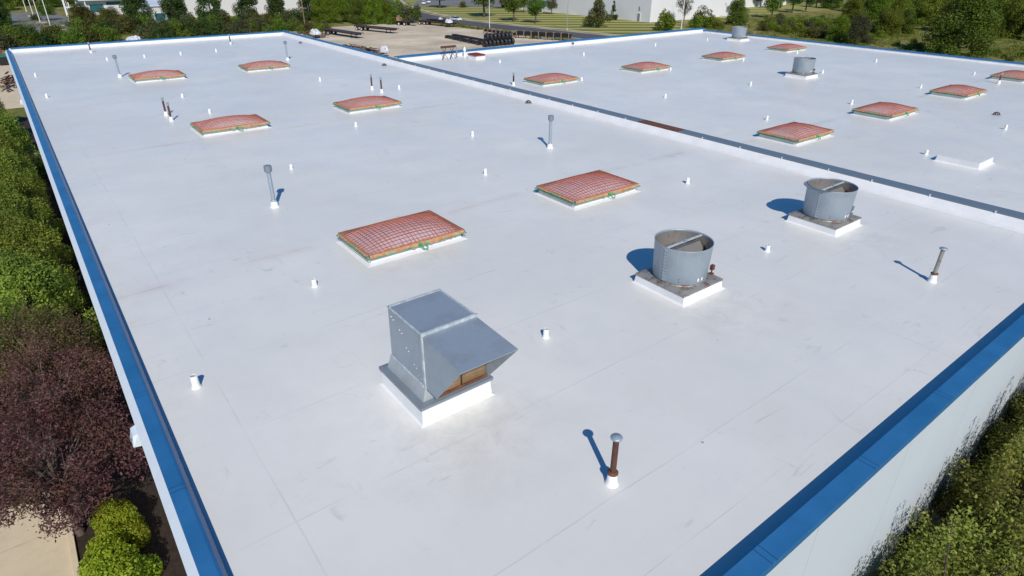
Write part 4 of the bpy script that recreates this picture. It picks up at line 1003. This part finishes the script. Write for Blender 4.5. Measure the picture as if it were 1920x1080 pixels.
# bushes beyond the yard
for i, (px, py, s, k, lf) in enumerate([(606, 43, .75, 'wood', 'lf_bright'), (640, 43, .7, 'wood', 'lf_bright'), (672, 45, .62, 'wood', 'lf_oak'), (700, 45, .7, 'wood', 'lf_bright'), (726, 42, .62, 'wood', 'lf_bright'), (645, 26, .95, 'wood', 'lf_oak'), (690, 24, 1.0, 'wood', 'lf_oak'), (618, 22, .95, 'wood', 'lf_bright'), (660, 12, 1.0, 'wood', 'lf_oak'), (705, 10, .95, 'wood', 'lf_olive'), (610, 8, 1.0, 'wood', 'lf_oak')]):
    q = at(px, py); plant(k, q.x, q.y, 'bright green bushy tree in the thicket beyond the yard trailers', 'thicket beyond the yard trailers', s, lf=lf)
for i, (px, py, s) in enumerate([(742, 45, 1.3), (757, 41, 1.5), (772, 37, 1.4), (780, 33, 1.2), (750, 33, 1.6)]):
    q = at(px, py); plant('shrub', q.x, q.y, 'grey-green shrub between the thicket and the road, behind the short trailer', 'shrubs by the road', s*1.25, lf=('lf_oak', 'lf_grey', 'lf_oak', 'lf_grey')[i % 4])
for i in range(26):
    q = at(550+g.uniform(0, 65), 48+g.uniform(0, 12)); plant('shrub', q.x, q.y, 'low weedy shrub behind the trailers below the dark conifers', 'weedy shrubs behind the trailers', g.uniform(.4, .8), lf=g.choice(['lf_olive', 'lf_rust', 'lf_oak', 'lf_grey']))
# lawn trees
for px, py, l, s, k, lf in [(825, 15, 'round tree on the lawn nearest the road bend', 1.5, 'oak', None), (908, 32, 'large round tree on the lawn behind the thin white pole', 1.75, 'oak', None), (963, 40, 'round lawn tree, left one of a close pair', 1.25, 'oak', None), (1004, 44, 'round lawn tree, right one of a close pair', 1.12, 'oak', None),
                        (1122, 51, 'conical rust-tinged tree on the lawn before the warehouse', 1.08, 'maple', None), (1149, 37, 'small slender spruce beside the conical lawn tree', 1.0, 'spruce', None), (1034, 27, 'spreading grey-green tree near the blue awning', .85, 'oak', 'lf_grey'), (982, 24, 'dark spreading tree left of the blue awning', .9, 'oak', 'lf_rust'), (940, 16, 'dark tree far back on the lawn', .9, 'oak', 'lf_grey'),
                        (1281, 44, 'thin grey half-bare tree before the sunlit warehouse wall', 1.0, 'sparse', None), (1379, 47, 'tall bushy tree before the shaded warehouse corner', .68, 'wood', 'lf_oak'), (1446, 34, 'round tree right of the shaded warehouse wall', 1.2, 'oak', None), (1352, 30, 'loose pale green tree leaning on the bushy one by the warehouse', .8, 'oak', 'lf_olive'), (1240, 40, 'slim dark spruce close to the warehouse corner', 1.0, 'spruce', None)]:
    q = at(px, py); plant(k, q.x, q.y, l, None, s, lf=lf)
for px, py, l, s, lf in [(1247, 56, 'yellow-green conical shrub before the warehouse corner', 1.9, 'lf_bright'), (1307, 52, 'yellow-green shrub just right of the white pole', 1.3, 'lf_bright'), (1330, 52, 'low yellow-green shrub near the far corner of the roof', 1.3, 'lf_bright'), (1319, 43, 'rust-tipped shrub by the far corner of the roof', 1.9, 'lf_rust'), (1345, 54, 'low green shrub over the far roof corner', 1.0, 'lf_olive'), (948, 14, 'low round shrub on the lawn', .9, 'lf_grey'), (868, 14, 'brownish low shrub on the lawn between two round trees', .9, 'lf_rust')]:
    q = at(px, py); plant('shrub', q.x, q.y, l, None, s, lf=lf)
# the wood on the right
q = at(1792, 103); plant('wood', q.x, q.y, 'big bright green tree standing in front of the wood on the right', None, 1.28, 1.1, lf='lf_oak', var=0)
q = at(1605, 84); plant('wood', q.x, q.y, 'grey-green willow-like bush at the coping before the wood', None, .55, .6, lf='lf_grey')
q = at(1690, 62); plant('wood', q.x, q.y, 'dark low tree left of the big bright tree of the wood', None, .7, .55)
q = at(1570, 76); plant('wood', q.x, q.y, 'yellow-green bush at the coping before the grey-green one', None, .6, .5, lf='lf_bright')
for px, py, s in [(1660, 66, .75), (1640, 36, .9), (1675, 48, .9), (1600, 40, .7), (1620, 12, 1.0), (1720, 36, 1.0), (1800, 60, 1.0), (1840, 40, 1.0), (1900, 64, .9), (1780, 22, .9), (1825, 28, 1.0), (1640, 48, .8), (1725, 48, 1.0), (1690, 40, .9), (1770, 60, .9), (1835, 66, 1.0), (1880, 70, .95), (1925, 74, 1.0), (1760, 36, 1.0), (1815, 44, 1.0), (1865, 48, 1.05), (1910, 50, 1.0), (1655, 30, .9), (1700, 26, 1.0), (1745, 22, .9), (1850, 28, 1.0), (1900, 30, 1.1), (1600, 22, .9), (1560, 16, .9), (1640, 14, 1.0), (1690, 10, 1.0), (1880, 12, 1.1), (1930, 14, 1.1), (1950, 60, 1.0), (1960, 36, 1.1)]:
    q = at(px+g.uniform(-6, 6), py); plant('wood', q.x, q.y, 'dense tree of the wood beyond the far roof on the right', 'trees of the wood', s*g.uniform(.85, 1.1), sz=s*g.uniform(.8, 1.05), lf=g.choice(['lf_oak', 'lf_bright', 'lf_olive', 'lf_oak', 'lf_olive', 'lf_conifer']))
for px, py, s in [(1470, 6, 1.0), (1545, 6, 1.0), (1485, 24, .95), (1510, 22, .9), (1530, 14, .8), (1462, 16, .9), (1425, 14, .9), (1580, 6, 1.0), (1500, 6, 1.0)]:
    q = at(px, py); plant('oak', q.x, q.y, 'dark shady tree left of the wood, behind the meadow', 'shady trees behind the meadow', s*1.4, lf='lf_conifer')
for i in range(46):
    px = g.uniform(1430, 1660); py = g.uniform(34, 62)+(px-1430)*.10
    q = at(px, py); plant('shrub', q.x, q.y, 'low weedy shrub in the meadow beyond the far coping', 'meadow shrubs', g.uniform(.8, 1.7), sz=g.uniform(.6, 1.15), lf=g.choice(['lf_olive', 'lf_bright', 'lf_grey', 'lf_rust', 'lf_olive']))
for i in range(16):
    px = g.uniform(1680, 1920); q = at(px, 88+(px-1680)*.11+g.uniform(-8, 4))
    if abs(px-1792) > 40: plant('shrub', q.x, q.y, 'low weedy shrub in the strip before the wood', 'shrubs before the wood', g.uniform(.35, .7), lf=g.choice(['lf_olive', 'lf_bright', 'lf_rust']))
def stuff(name, label, region, n, size, seed, lf, r=.5):
    gg = random.Random(seed); cl = []
    for k in range(n):
        p = region(gg); cl.append(((p[0], p[1], .25), (r*gg.uniform(.6, 1.6), r*gg.uniform(.6, 1.6), .45*gg.uniform(.5, 1.5))))
    o = ob(name, leaves(name, cl, n*22, size, seed, .22, -.2, .9), lf); o['kind'] = 'stuff'; o['label'] = label; return o
stuff('meadow_grass', 'tall dry grass of the meadow before the wood', lambda gg: at(gg.uniform(1340, 1930), gg.uniform(28, 112)), 1500, .55, 31, 'lf_olive', .9)
stuff('verge_weeds', 'dry weeds between the yard and the road', lambda gg: (119.5+gg.gauss(0, 1.0)-.12*max(0, gg.random()*40-10), gg.uniform(140, 190)), 240, .40, 33, 'lf_olive', .4)
stuff('weeds', 'dry weeds under the shrubs behind the nearer roof', lambda gg: at(gg.uniform(0, 620), gg.uniform(40, 70)), 700, .5, 35, 'lf_olive', .8)
